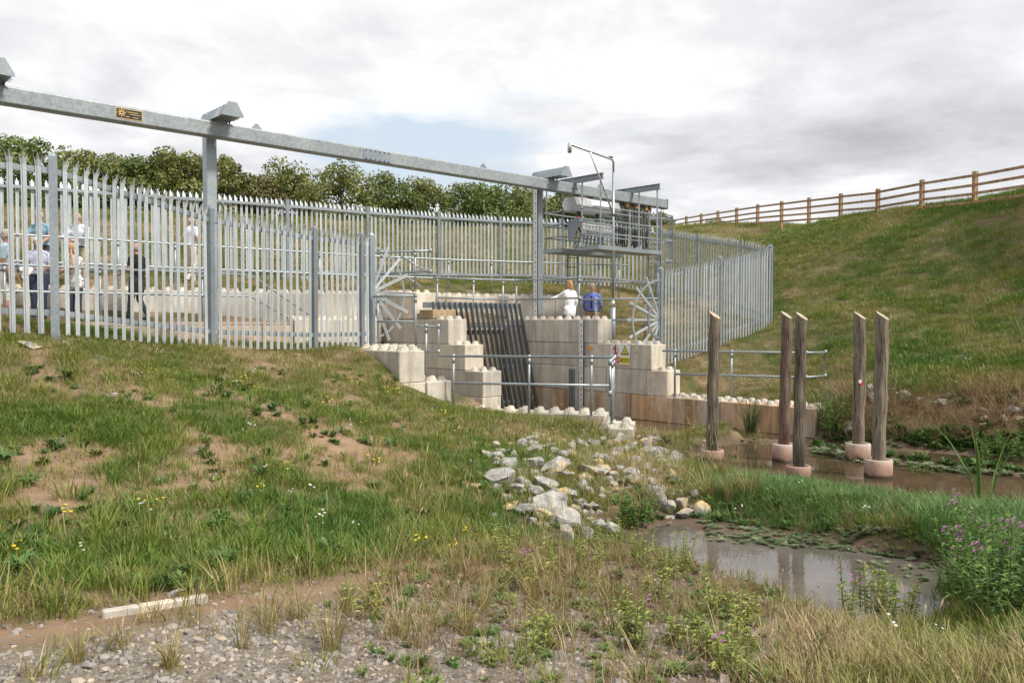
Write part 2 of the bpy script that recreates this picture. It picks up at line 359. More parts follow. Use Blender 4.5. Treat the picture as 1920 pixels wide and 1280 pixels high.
def mat_ground():
    m, nt, B, N, L = nodes_of('ground'); P = world_pos(N)
    def att(n):
        a = N('ShaderNodeAttribute'); a.attribute_name = n; return a.outputs['Fac']
    turf, f1 = noise_ramp(N, L, P, 2.0, [(0.3, (0.06, 0.068, 0.018)), (0.5, (0.11, 0.10, 0.034)), (0.7, (0.18, 0.13, 0.06))], 9, 0.68)
    soil, f2 = noise_ramp(N, L, P, 5.0, [(0.3, (0.24, 0.145, 0.088)), (0.7, (0.40, 0.265, 0.17))], 9, 0.7)
    grav, f3 = noise_ramp(N, L, P, 34.0, [(0.32, (0.12, 0.095, 0.07)), (0.5, (0.26, 0.215, 0.165)), (0.7, (0.40, 0.335, 0.26))], 8, 0.75)
    mud, f4 = noise_ramp(N, L, P, 4.0, [(0.3, (0.085, 0.058, 0.038)), (0.7, (0.18, 0.125, 0.085))], 8, 0.65)
    c = mixc(N, L, turf, soil, att('soil')); c = mixc(N, L, c, grav, att('gravel')); c = mixc(N, L, c, mud, att('mud'))
    L(c, B.inputs['Base Color']); B.inputs['Roughness'].default_value = 0.95
    n2 = N('ShaderNodeTexNoise'); n2.inputs['Scale'].default_value = 22; n2.inputs['Detail'].default_value = 10; n2.inputs['Roughness'].default_value = 0.75; L(P, n2.inputs['Vector'])
    bump(N, L, B, n2.outputs['Fac'], 0.9, 0.035); return m
GROUND = mat_ground()

# ================================================================== TERRAIN
CT = []
def tw(x, y, z): CT.append((x, y, z))
def tz(x, y, z): p = pz(x, y, z); CT.append((p.x, p.y, z))
def td(x, y, Y): p = pd(x, y, Y); CT.append((p.x, p.y, p.z))
for a in [(-6, 1, .95), (-3, 3.5, .86), (0, 3.5, .8), (3, 3.5, .7), (5, 3, .72), (0, 0, .8), (-12, 3, 1.1), (9, 3, .8), (0, -8, .9), (-9, -6, 1.0), (9, -6, .8)]: tw(*a)
for a in [(1240, 1020), (1340, 1060), (1400, 1080), (1470, 1097), (1510, 1125), (1590, 1150), (1700, 1160), (1790, 1105)]: tz(*a, .03)
for a in [(1350, 1030), (1500, 1060), (1600, 1090), (1700, 1095)]: tz(*a, -.2)
for a in [(1250, 990), (1340, 1008), (1470, 1018), (1600, 1032), (1700, 1048), (1765, 1058)]: tz(*a, .02)
for a in [(1850, 1100, .25), (1900, 1200, .5), (1600, 1200, .33), (1300, 1150, .42), (1000, 1150, .58), (1150, 1060, .22)]: tz(*a)
for a in [(1400, 950, .16), (1550, 955, .2), (1700, 975, .2), (1850, 1000, .25), (1920, 980, .18)]: tz(*a)
for a in [(1400, 855), (1500, 875), (1600, 885), (1750, 905), (1880, 922), (2050, 940)]: tz(*a, -.3)
for a in [(1380, 888), (1500, 903), (1560, 911), (1700, 922), (1800, 938), (1920, 953), (2100, 985)]: tz(*a, .03)
for a in [(1400, 822), (1515, 845), (1587, 862), (1670, 870), (1770, 882), (1850, 890), (1920, 897), (2100, 915)]: tz(*a, .05)
for a in [(1560, 790, .35), (1600, 765, .65), (1650, 745, .85), (1750, 790, .45), (1750, 745, .85), (1900, 795, .5), (1900, 745, .9), (1530, 757, .55)]: tz(*a)
for a in [(1370, 826, .0), (1340, 824, .02), (1300, 822, .06), (1265, 822, .1)]: tz(*a)
for a in [(1330, 742, .5), (1420, 744, .55), (1533, 748, .58)]: tz(*a)
for a in [(1310, 700, 20.3), (1450, 650, 21.8), (1500, 600, 22.8), (1600, 600, 21.8), (1700, 600, 21.2), (1900, 600, 19.6), (1600, 680, 19.2), (1800, 680, 17.6),
          (1900, 500, 22.6), (1700, 500, 25), (1500, 500, 28.5), (1480, 440, 38)]: td(*a)
for a in [(7.8, 24, 2.25), (5.7, 22, 1.75), (3.9, 19.9, 1.22), (6.6, 28, 2.85), (5.7, 30.2, 3.25), (2.6, 29.8, 3.6), (-.4, 29, 3.75), (-4.6, 25.5, 3.6), (-7.2, 22.4, 3.5), (-11.7, 18.7, 3.35), (-15, 15.5, 3.2),
          (-10.9, 18.0, 3.08), (-7, 20.3, 3.08), (-3.4, 22.4, 3.08), (-.6, 23.9, 3.05), (2.0, 25.6, 3.0),
          (-9.5, 15.5, 2.1), (-7, 17.5, 2.0), (-4.8, 19.0, 1.7), (-5, 16.5, 1.85), (-4, 17.2, 1.78),
          (1.7, 22.7, 1.62), (2.82, 22.2, 1.70), (2.7, 23.4, 1.85), (3.6, 24.6, 2.35), (4.6, 22.4, 1.7), (3.2, 26.2, 2.9), (5.2, 26, 2.5),
          (15.9, 24.2, 6.0), (15.55, 27, 6.2), (14.2, 35.3, 6.78), (12.9, 43.6, 7.45), (11.5, 52, 8.2), (0, 42, 7.1), (-10, 37, 7.0), (-25, 30, 6.8), (17, 18, 5.8), (18, 10, 5.6), (18, 0, 5.4),
          (25, 25, 5.6), (23, 40, 6.6), (0, 56, 5.8), (-20, 50, 5.8), (13, 66, 7.2), (-40, 40, 6.5), (30, 5, 5.0),
          (-12, 9.5, 2.3), (-15, 11, 2.6), (-9, 6, 1.25), (-20, 2, 1.5), (-22, 16, 3.8)]: tw(*a)
for a in [(0, 626, 10.4), (104, 633, 10.8), (250, 644, 12.2), (398, 656, 13.7), (590, 657, 15.8), (690, 653, 17.0)]: td(*a)
for a in [(8.9, -13.7, 1.80), (8.75, -12.9, 1.72), (8.75, -12.3, 1.50), (8.8, -11.75, 1.15), (9.4, -11.65, .92), (9.9, -11.6, .74), (8.2, -12.6, 1.5), (8.3, -11.4, 1.15), (9.2, -11.0, .84), (10.2, -11.2, .62)]: tw(*sv(a[0], a[1])[:2], a[2])
for a in [(0, 1175, .86), (180, 1150, .83), (390, 1120, .8), (600, 1090, .72), (700, 1065, .62), (900, 1045, .42), (1050, 1025, .16)]: tz(*a)
for a in [(100, 900, 6.6), (100, 760, 8.7), (300, 850, 7.6), (300, 750, 9.5), (300, 690, 11.5), (550, 850, 8.6), (550, 760, 10.8), (550, 690, 13.2), (700, 900, 8.4), (700, 800, 10.8), (700, 720, 13.8)]: td(*a)
for a in [(900, 800, .62), (900, 900, .44), (900, 970, .26), (900, 850, .52), (1000, 820, .46), (1200, 830, .25), (1130, 880, .33), (1050, 990, .08), (1320, 950, .1), (980, 790, .55), (1100, 800, .5), (1190, 815, .3), (1300, 850, .08)]: tz(*a)
C = np.array(CT)
def _tps():
    n = len(C); d = np.hypot(C[:, None, 0] - C[None, :, 0], C[:, None, 1] - C[None, :, 1])
    K = np.where(d > 0, d * d * np.log(np.maximum(d, 1e-9)), 0) + np.eye(n) * 0.003
    Pm = np.c_[np.ones(n), C[:, :2]]; A = np.zeros((n + 3, n + 3)); A[:n, :n] = K; A[:n, n:] = Pm; A[n:, :n] = Pm.T
    return np.linalg.solve(A, np.r_[C[:, 2], 0, 0, 0])
WT = _tps()
def in_poly(X, Y, poly):
    r = np.zeros(X.shape, bool); n = len(poly)
    for i in range(n):
        x0, y0 = poly[i][:2]; x1, y1 = poly[(i + 1) % n][:2]
        c = ((y0 > Y) != (y1 > Y)) & (X < (x1 - x0) * (Y - y0) / (y1 - y0 + 1e-12) + x0); r ^= c
    return r
def poly_dist(X, Y, poly):          # signed distance, negative inside
    d = np.full(X.shape, 1e9); n = len(poly)
    for i in range(n):
        x0, y0 = poly[i][:2]; x1, y1 = poly[(i + 1) % n][:2]; ex, ey = x1 - x0, y1 - y0
        t = np.clip(((X - x0) * ex + (Y - y0) * ey) / (ex * ex + ey * ey), 0, 1)
        d = np.minimum(d, np.hypot(X - x0 - t * ex, Y - y0 - t * ey))
    return np.where(in_poly(X, Y, poly), -d, d)
CHANNEL = [sv(12.7, -15.9), sv(15.88, -15.9), sv(15.88, -9.4), (3.4, 15.2), (1.75, 15.35), (-0.55, 15.8)]
GAP = [sv(9.9, -13.9), sv(9.9, -12.2), sv(10.6, -11.5), (-0.6, 15.75), sv(12.7, -13.0), sv(12.7, -18.2), sv(10.4, -18.2)]
STREAM = [pz(*a, 0) for a in [(1330, 838), (1400, 828), (1515, 847), (1587, 863), (1670, 871), (1770, 884), (1850, 892), (1920, 899), (2150, 918), (2400, 1000), (2100, 985), (1920, 952), (1800, 937), (1700, 921), (1560, 910), (1500, 903), (1400, 893), (1290, 872)]]
POOL = [pz(*a, 0) for a in [(1215, 1008), (1250, 1024), (1340, 1062), (1400, 1082), (1470, 1099), (1510, 1127), (1590, 1155), (1700, 1165), (1790, 1120), (1785, 1070), (1700, 1048), (1600, 1032), (1470, 1018), (1340, 1006), (1250, 988)]]
def height(X, Y, raw=False):
    X = np.asarray(X, float); Y = np.asarray(Y, float); sh = X.shape; x = X.ravel(); y = Y.ravel(); z = np.empty(x.shape)
    for i in range(0, len(x), 20000):
        xs, ys = x[i:i + 20000], y[i:i + 20000]
        d = np.hypot(xs[:, None] - C[None, :, 0], ys[:, None] - C[None, :, 1])
        K = np.where(d > 0, d * d * np.log(np.maximum(d, 1e-9)), 0)
        z[i:i + 20000] = K @ WT[:-3] + WT[-3] + WT[-2] * xs + WT[-1] * ys
    rr = np.hypot(x, y - 20); k = sstep(45, 90, rr); z = z * (1 - k) + 5.5 * k
    z = np.clip(z, -0.4, 9.0)
    if not raw:
        near = sstep(4, 9, y) * (1 - sstep(26, 40, y))
        bumps = (fbm(x, y, 1.3, 3) - .5) * .16 + (fbm(x, y, .35, 9) - .5) * .05
        wet = sstep(.12, .5, z)
        z = z + bumps * (0.35 + 0.65 * near) * (0.15 + 0.85 * wet)
        for poly, lo in ((STREAM, .55), (POOL, .5)):
            dd = poly_dist(x, y, poly); k = 1 - sstep(-lo * .5, lo * .5, dd)
            z = z * (1 - k) + np.minimum(z, -.22) * k
            z = np.where((dd > .1) & (dd < .6), np.maximum(z, .012 + .05 * (dd - .1)), z)
        for poly, lvl, wd in ((CHANNEL, -.35, .28), (GAP, .75, .28)):
            dd = poly_dist(x, y, poly); k = 1 - sstep(-wd, 0.0, dd)
            z = np.where(k > 0, np.minimum(z, lvl) * k + z * (1 - k), z)
    return z.reshape(sh)
def hz(x, y): return float(height(np.array([x]), np.array([y]))[0])
def on(x, y, sink=0.0):      # a ground point seen at pixel (x, y)
    d = ray(x, y); ts = np.linspace(2.0, 70, 2400); P = np.array([[d.x * t, d.y * t, EYE + d.z * t] for t in ts])
    h = height(P[:, 0], P[:, 1]); i = int(np.argmax(P[:, 2] <= h)); i = i if i > 0 else len(ts) - 1
    return Vector((P[i, 0], P[i, 1], h[i] - sink))
def masks(X, Y, Z):
    px_, py_ = proj(X, Y, Z)
    n1 = fbm(X, Y, .55, 21); n2 = fbm(X, Y, 1.6, 5); n3 = fbm(X, Y, .22, 31)
    bx = [0, 180, 390, 600, 700, 900, 1050, 1240, 1400, 1500, 1600, 1920]; by = [1165, 1145, 1118, 1085, 1062, 1048, 1030, 1022, 1085, 1110, 1150, 1175]
    edge = np.interp(px_, bx, by, left=1170, right=1180)
    front = (Y < 9.2)
    grav = np.where(front, sstep(-18, 22, py_ - edge + (n1 - .5) * 60), 0)
    right = sstep(1380, 1620, px_)
    grav = grav * (1 - right * 0.85 * sstep(.35, .6, n2 + .1))
    gcol = grav * np.where(px_ < 1100, sstep(15, 75, py_ - edge + (n1 - .5) * 60), .75)
    soil = sstep(.50, .58, n2 * .45 + n1 * .55) * (Y < 30) * np.where((Y > 15) & (px_ > 1440), .3, 1)
    zone = np.exp(-((px_ - 330) / 520) ** 2) * np.exp(-((py_ - 870) / 170) ** 2)
    soil = np.maximum(soil * .75, sstep(.46 - .07 * zone, .53, n1 * .6 + n2 * .4) * np.clip(zone * 1.6, 0, 1))
    soil = np.maximum(soil, np.where(front, np.exp(-((py_ - edge - 22) / 36) ** 2) * (px_ < 1100) * .95, 0))
    soil = np.maximum(soil, .75 * sstep(1.25, 1.7, X * 0 + 1.5) * in_poly(X, Y, [(2.3, 20.2), (3.8, 19.8), (7.8, 24.3), (5.6, 30), (2.2, 25.3), (1.0, 23)]) * sstep(.38, .55, n1))
    mud = (1 - sstep(.06, .24, Z + (n1 - .5) * .2)) * (Y < 19.5)
    mud = np.maximum(mud, np.where((py_ > 1000) & (px_ > 1180) & (px_ < 1600), sstep(.45, .6, n1) * .6 * grav, 0))
    return dict(edge=edge, gcol=gcol, grav=grav, soil=np.clip(soil, 0, 1), mud=np.clip(mud, 0, 1), x=px_, y=py_, n1=n1, n2=n2, n3=n3)
def build_ground():
    def axis(lo, hi, step, ext):
        core = np.arange(lo, hi + 1e-6, step); out = []; s = step; q = hi
        while q < ext:
            s *= 1.35; q += s; out.append(q)
        left = []; s = step; q = lo
        while q > -ext:
            s *= 1.35; q -= s; left.append(q)
        return np.r_[left[::-1], core, out]
    xs = axis(-13, 18, .13, 700); ys = axis(2.0, 32, .13, 900)
    XX, YY = np.meshgrid(xs, ys); ZZ = height(XX, YY); ny, nx = XX.shape
    V = np.c_[XX.ravel(), YY.ravel(), ZZ.ravel()].astype(np.float32)
    i = np.arange(ny - 1)[:, None] * nx + np.arange(nx - 1)[None, :]; Fc = np.stack([i, i + 1, i + nx + 1, i + nx], -1).reshape(-1, 4)
    me = bpy.data.meshes.new('ground'); me.vertices.add(len(V)); me.vertices.foreach_set('co', V.ravel())
    me.loops.add(Fc.size); me.loops.foreach_set('vertex_index', Fc.ravel().astype(np.int32)); me.polygons.add(len(Fc))
    me.polygons.foreach_set('loop_start', np.arange(0, Fc.size, 4, dtype=np.int32)); me.update(calc_edges=True); me.validate()
    me.polygons.foreach_set('use_smooth', [True] * len(Fc)); me.materials.append(GROUND)
    M = masks(V[:, 0].astype(float), V[:, 1].astype(float), V[:, 2].astype(float))
    for n, k in (('gravel', 'gcol'), ('soil', 'soil'), ('mud', 'mud')):
        a = me.attributes.new(n, 'FLOAT', 'POINT'); a.data.foreach_set('value', M[k].astype(np.float32))
    o = bpy.data.objects.new('ground', me); link(o); tag(o, kind='structure'); OFF[o] = Vector((0, 0, 0)); return o
ground = build_ground()
def water_sheet(name, poly, z):
    b = MB(); b.add([(p[0], p[1], z) for p in poly], [tuple(range(len(poly)))]); o = b.build(name, POOLW if 'pool' in name else WATER); tag(o, kind='structure'); return o
water_sheet('pool_water', [pz(*a, 0) for a in [(1180, 1010), (1215, 1040), (1330, 1085), (1450, 1130), (1560, 1190), (1720, 1200), (1850, 1130), (1830, 1060), (1700, 1025), (1500, 1000), (1330, 985), (1230, 975)]], 0.0)
water_sheet('stream_water', [sv(12.9, -15.3), sv(15.6, -15.3), sv(15.6, -8.5)] + [pz(*a, 0) for a in [(1520, 815), (1700, 845), (2000, 870), (2500, 900), (2600, 1010), (2100, 1010), (1920, 972), (1700, 940), (1480, 918), (1330, 905), (1240, 860)]] + [(1.7, 15.25, 0), (-.9, 15.9, 0)], 0.004)

# ================================================================== CONCRETE BLOCKS
BL, BH, BD = 1.2, 0.6, 0.6
def block_mesh(length, depth=BD, h=BH, studs=True, mat=CONC, seed=0):
    rnd = random.Random(seed); b = bmesh.new()
    g = 0.006; vs = bmesh.ops.create_cube(b, size=1.0)['verts']
    for q in vs: q.co = ((q.co.x) * (length - g), q.co.y * (depth - g), (q.co.z + .5) * (h - g))
    bmesh.ops.bevel(b, geom=list(b.edges), offset=0.014, segments=1, affect='EDGES')
    if studs:
        nx = max(1, round(length / .3)); ny = max(1, round(depth / .3))
        for i in range(nx):
            for j in range(ny):
                cx = (i + .5) * length / nx - length / 2; cy = (j + .5) * depth / ny - depth / 2
                r = bmesh.ops.create_cone(b, segments=8, radius1=.098, radius2=.055, depth=.085, cap_ends=True)['verts']
                a = rnd.uniform(0, 1); s = rnd.uniform(.93, 1.06)
                for q in r:
                    x, y = q.co.x * s, q.co.y * s
                    q.co = (cx + x * math.cos(a) - y * math.sin(a), cy + x * math.sin(a) + y * math.cos(a), q.co.z + h - g + .040)
    me = bpy.data.meshes.new('block'); b.to_mesh(me); b.free(); me.materials.append(mat); return me
_bc = {}
def blk(length, depth, h, studs, mat):
    k = (round(length, 2), round(depth, 2), round(h, 2), studs, mat.name)
    if k not in _bc: _bc[k] = block_mesh(length, depth, h, studs, mat, len(_bc))
    return _bc[k]
def course(parent, p0, p1, z, studs=False, h=BH, depth=BD, first=BL, mat=CONC, side=1):
    """blocks laid from p0 to p1 (the line of the face); the depth lies on the left of the direction for side=1"""
    p0, p1 = Vector((p0[0], p0[1], 0)), Vector((p1[0], p1[1], 0)); d = p1 - p0; Lt = d.length; d.normalize(); nrm = Vector((-d.y, d.x, 0)) * side
    t = 0.0; l = first; rz = math.atan2(d.y, d.x)
    while t < Lt - 0.05:
        l = min(l, Lt - t)
        if Lt - t - l < .25: l = Lt - t
        c = p0 + d * (t + l / 2) + nrm * (depth / 2 + random.uniform(-.012, .012))
        place('block', blk(l, depth, h, studs, mat), parent, (c.x, c.y, z + random.uniform(-.002, .002)), rz + random.uniform(-.006, .006))
        t += l; l = BL
# right wall of the channel
rw = thing('block_wall', sv(15.9, -12, 0), 'stepped concrete block wall carrying the warning sign beside the trash rack', 'wall', 'interlocking concrete block walls')
for i, (z, e, st, m, f) in enumerate([(-.6, -6.9, False, CONCS, 1.2), (0, -7.0, False, CONCS, .75), (.6, -10.55, False, CONC, 1.2), (1.2, -10.95, False, CONC, .65), (1.8, -12.55, True, CONC, 1.2)]):
    course(rw, sv(15.58, -15.9), sv(15.58, e), z, st, mat=m, first=f)
# exposed steps show their studs
for z, a, b_ in ((.6, -10.55, -7.0), (1.2, -10.95, -10.55), (1.8, -12.55, -10.95)):
    n = int(round((b_ - a) / .3)); mb = MB()
    for i in range(max(n, 1)):
        for s_ in (15.73, 16.03):
            v_ = a + (i + .5) * (b_ - a) / max(n, 1); p = sv(s_, v_, z)
            mb.tube([p + Vector((0, 0, -.01)), p + Vector((0, 0, .03)), p + Vector((0, 0, .075))], [.098, .085, .055], 8)
    mb.build('stud_row', CONC, rw)
# left wall of the channel, stepping down to the water
lw = thing('block_wall', sv(12.7, -15, 0), 'concrete block wall stepping down like stairs left of the trash rack', 'wall', 'interlocking concrete block walls')
for z, e, st in ((0, -13.35, False), (.6, -13.35, True), (1.2, -13.95, True), (1.8, -14.55, True)):
    course(lw, sv(12.41, -18.9), sv(12.41, e), z, st, first=.72 if int(z / .6) % 2 else 1.15)
course(lw, sv(12.41, -18.9), sv(12.41, -15.75), 2.4, True, h=.66)
lint = thing('lintel_block', sv(12.75, -15.45, 2.43), 'low sandy coloured block beside the top of the trash rack', 'block')
place('block', blk(.55, .75, .22, False, CONCT), lint, sv(12.8, -15.42, 2.41), -R(45))
# outer wing: two short stacks below the left fence end
ow = thing('block_wall', sv(9.6, -12.5, .6), 'two stepped concrete block stacks half buried in the grassy mound', 'wall', 'interlocking concrete block walls')
course(ow, sv(9.57, -13.6), sv(9.57, -11.85), .6, True); course(ow, sv(9.57, -13.6), sv(9.57, -11.85), 0.0)
course(ow, sv(8.97, -13.1), sv(8.97, -11.9), 1.2, True); course(ow, sv(9.57, -14.8), sv(9.57, -12.75), 1.2, True)
course(ow, sv(8.97, -13.1), sv(8.97, -11.9), .6)
# sill across the mouth of the channel
sw = thing('block_wall', (0.3, 15.3, 0), 'low concrete block sill with rounded studs in front of the trash rack', 'wall', 'interlocking concrete block walls')
course(sw, (-1.15, 15.62), (1.75, 14.92), 0, True); course(sw, (1.50, 13.85), (1.70, 14.93), -.1, True, side=-1)
# back wall
bw = thing('block_wall', (-4, 20.7, 2.4), 'long pale concrete block wall behind the walkway below the handrail', 'wall', 'interlocking concrete block walls')
course(bw, (-12.2, 16.02), (2.45, 24.5), 2.4, True, h=.66); course(bw, (-12.2, 16.02), (2.45, 24.5), 1.8, first=.6)
# slab front
fw = thing('block_wall', (-7, 17, 1.7), 'sandy concrete block edge under the walkway behind the palisade', 'wall', 'interlocking concrete block walls')
course(fw, (-10.8, 13.2), (-5.2, 18.8), 1.68, False, h=.57, mat=SLABM)
tw_ = thing('block_wall', (-4.6, 19.6, 1.8), 'studded concrete block course at the foot of the steps behind the palisade', 'wall', 'interlocking concrete block walls')
course(tw_, (-5.15, 18.95), (-3.35, 20.6), 1.8, True)
b = MB(); b.prism([(-11.2, 12.9, 2.26), (-5.2, 18.85, 2.26), (-5.9, 19.6, 2.26), (-12.6, 15.75, 2.26)], (0, 0, .075)); o = b.build('walkway', SLABM); tag(o, kind='structure')
b = MB(); b.prism([sv(13.03, -15.75, 2.1), sv(15.57, -15.75, 2.1), sv(15.57, -18.4, 2.1), sv(13.03, -18.3, 2.1)], (0, 0, .2)); o = b.build('deck', SLABM); tag(o, kind='structure')
b = MB(); b.prism([sv(13.03, -17.8, -.5), sv(15.57, -17.8, -.5), sv(15.57, -18.0, -.5), sv(13.03, -18.0, -.5)], (0, 0, 2.59)); o = b.build('chamber_back', SLABM); tag(o, kind='structure')

# ================================================================== TRASH RACK
tr = thing('trash_rack', sv(14.2, -14.6, 0), 'inclined steel bar trash rack between the concrete block walls', 'trash rack')
slope = (sv(0, -15.28) - sv(0, -14.60)) / 2.85      # plan shift per metre of height
for i in range(18):
    s_ = 12.52 + i * .178
    z0 = -.3 if s_ > 13.05 else 2.46
    p0 = sv(s_, -14.60) + slope * z0 + UP * z0; p1 = sv(s_, -14.60) + slope * 2.82 + UP * 2.82
    MB().bar(p0, p1, .014, .105, up=V2).build('bar', RACKM, tr)
for z in (2.2, 1.15, .25):
    MB().bar(sv(13.06, -14.72) + slope * z + UP * z, sv(15.56, -14.72) + slope * z + UP * z, .05, .05).build('cross_bar', RACKM, tr)
MB().bar(sv(12.3, -14.72) + slope * 2.74 + UP * 2.74, sv(15.56, -14.72) + slope * 2.74 + UP * 2.74, .03, .14).build('top_plate', RACKM, tr)

# ================================================================== PALISADE FENCES
PH = 2.4
def pale_mesh(split=True, mat=GALVP):
    b = MB(); xs = [-.034, -.020, -.007, .007, .020, .034]; ys = [0, .0, -.016, -.016, 0, 0]
    rows = [(0, 1, 0), (PH - .17, 1, 0), (PH - .09, .72, .022), (PH, .12, .075)]
    V = []
    for z, k, o_ in rows:
        for x, y in zip(xs, ys): V.append((x * k, y * k + (-o_), z))
    nb = len(V)
    for z, k, o_ in rows:
        for x, y in zip(xs, ys): V.append((x * k, y * k + .004 - o_, z))
    Fs = []; n = 6
    for r in range(3):
        for i in range(5):
            a = r * n + i; Fs.append((a, a + 1, a + n + 1, a + n)); Fs.append((nb + a + 1, nb + a, nb + a + n, nb + a + n + 1))
        Fs.append((r * n, r * n + n, nb + r * n + n, nb + r * n)); Fs.append((r * n + 5, nb + r * n + 5, nb + r * n + n + 5, r * n + n + 5))
    b.add(V, Fs)
    if split:      # side points of the triple-pointed head
        for s_ in (-1, 1):
            b.prism([(s_ * .012, -.004, PH - .19), (s_ * .034, 0, PH - .17), (s_ * .050, -.03, PH - .045), (s_ * .028, -.014, PH - .10)], (0, .005, 0))
    return b.mesh('pale', mat)
PALE = pale_mesh()
POSTM = MB().box((0, 0, 1.4), Vector((.051, 0, 0)), Vector((0, .051, 0)), Vector((0, 0, 1.4))).add([(-.051, -.051, 2.8), (.051, -.051, 2.8), (.051, .051, 2.8), (-.051, .051, 2.8), (0, -.02, 2.86), (0, .02, 2.86)], [(0, 1, 4), (1, 2, 5, 4), (2, 3, 5), (3, 0, 4, 5)]).mesh('post', GALVD)
POSTN = MB().box((0, 0, 1.4), Vector((.05, 0, 0)), Vector((0, .03, 0)), Vector((0, 0, 1.4))).mesh('post', GALVD)
def fence(label, pts, outward, posts=True, sp=.1585, wide=True, post_drop=.42):
    """pts: list of (x, y, z of the pale foot); each leg is one bay; pales on the outward side"""
    f = thing('palisade_fence', pts[len(pts) // 2], label, 'fence', 'galvanised palisade fences')
    for k in range(len(pts) - 1):
        a, c = Vector(pts[k]), Vector(pts[k + 1]); d = c - a; L2 = Vector((d.x, d.y, 0)).length
        dh = Vector((d.x, d.y, 0)).normalized(); nrm = Vector((-dh.y, dh.x, 0)) * outward
        n = max(1, int(round(L2 / sp)) - 1); rz = math.atan2(dh.y, dh.x) + (math.pi if outward > 0 else 0)
        for i in range(n):
            p = a + d * ((i + 1) / (n + 1)) + nrm * .045
            place('pale', PALE, f, p, rz + random.uniform(-.03, .03), rot=(random.uniform(-.004, .004), random.uniform(-.006, .006), rz + random.uniform(-.03, .03)))
        for hgt in (.27, 2.17):
            MB().bar(a + UP * hgt, c + UP * hgt, .045, .055).build('rail', GALV, f)
            MB().bar(a + UP * (hgt + .02) + nrm * .022, c + UP * (hgt + .02) + nrm * .022, .008, .07).build('rail', GALV, f)
    for k, p in enumerate(pts):
        if k == 0: dh = Vector(pts[1]) - Vector(pts[0])
        else: dh = Vector(pts[k]) - Vector(pts[k - 1])
        place('post', POSTM if wide else POSTN, f, Vector(p) - UP * post_drop, math.atan2(dh.y, dh.x))
    return f
def ft(x, y, Y): p = pd(x, y, Y); return (p.x, p.y, p.z)
p104, p398, p590, p682 = ft(104, 626, 10.8), ft(396, 653, 13.7), ft(590, 655, 15.8), ft(678, 651, 16.95)
pA = Vector(p104) - (Vector(p398) - Vector(p104)); pA = (p104[0] - 2.45, p104[1] - 1.25, 2.30); pAA = (pA[0] - 2.5, pA[1] - 1.1, 2.38)
fan_l = ft(697, 650, 17.1)
fence('galvanised palisade fence standing on the mown top of the grassy mound', [pAA, pA, p104, p398, p590, p682, fan_l], -1)
fan_r = ft(1238, 687, 19.55); pr2 = ft(1349, 648, 21.7); pr3 = ft(1444, 612, 23.8)
fence('galvanised palisade fence running up the slope above the timber posts', [fan_r, pr2, pr3], -1)
back = [(-17.8, 13.7, 3.12), (-15.9, 15.7, 3.2), (-13.9, 17.2, 3.28)] + [ft(20, 525, 18.7)] + [ft(250, 526, 20.5), ft(395, 526.5, 21.8), ft(540, 527, 23.4), ft(690, 529, 25.3), ft(823, 530, 27.0), ft(938, 530.5, 28.6), ft(1050, 532, 29.3), ft(1150, 536, 29.9), ft(1232, 546, 30.2), ft(1308, 566, 28.1), ft(1390, 590, 25.6), (pr3[0] + .03, pr3[1] + .1, pr3[2])]
fence('galvanised palisade fence with split points along the foot of the far bank', back, 1, wide=False)

# spiked fans on the fence ends
def fan(name_label, post, zc, direction, lean=0.0, r_arc=.98, r_tip=1.15, sweep=(-85, 85), n=9):
    f = thing('spiked_fan', post, name_label, 'fan guard', 'spiked fans on the fence ends')
    c = Vector((post[0], post[1], zc)); d = Vector(direction).normalized(); side = Vector((-d.y, d.x, 0))
    for i in range(n):
        a = R(sweep[0] + (sweep[1] - sweep[0]) * i / (n - 1)); q = d * math.cos(a) + UP * math.sin(a); t = -d * math.sin(a) + UP * math.cos(a)
        b = MB()
        for o_ in (-.022, .022): b.bar(c + q * .10 + t * o_, c + q * r_tip + t * o_, .012, .020, up=t)
        b.bar(c + q * .10 + side * .012, c + q * (r_tip - .02) + side * .012, .006, .034, up=t); b.build('spike', GALVP, f)
    for rr in (r_arc, .44):
        pts = [c + side * .03 + (d * math.cos(R(a)) + UP * math.sin(R(a))) * rr for a in range(-90, 91, 10)]
        b = MB()
        for i in range(len(pts) - 1): b.bar(pts[i], pts[i + 1], .008, .05, up=side.cross(pts[i + 1] - pts[i]))
        b.build('arc', GALV, f)
    MB().box(Vector((post[0], post[1], zc)) + d * .065, d * .012, side * .03, UP * 1.12).build('mounting_plate', GALV, f)
    return f
fan('fan of steel spikes on the fence end above the half buried blocks', fan_l, pd(700, 548, 17.1).z, (.62, .78, 0))
fan('fan of steel spikes on the fence end beside the warning sign', fan_r, pd(1238, 600, 19.5).z, (-.8, -.6, 0))

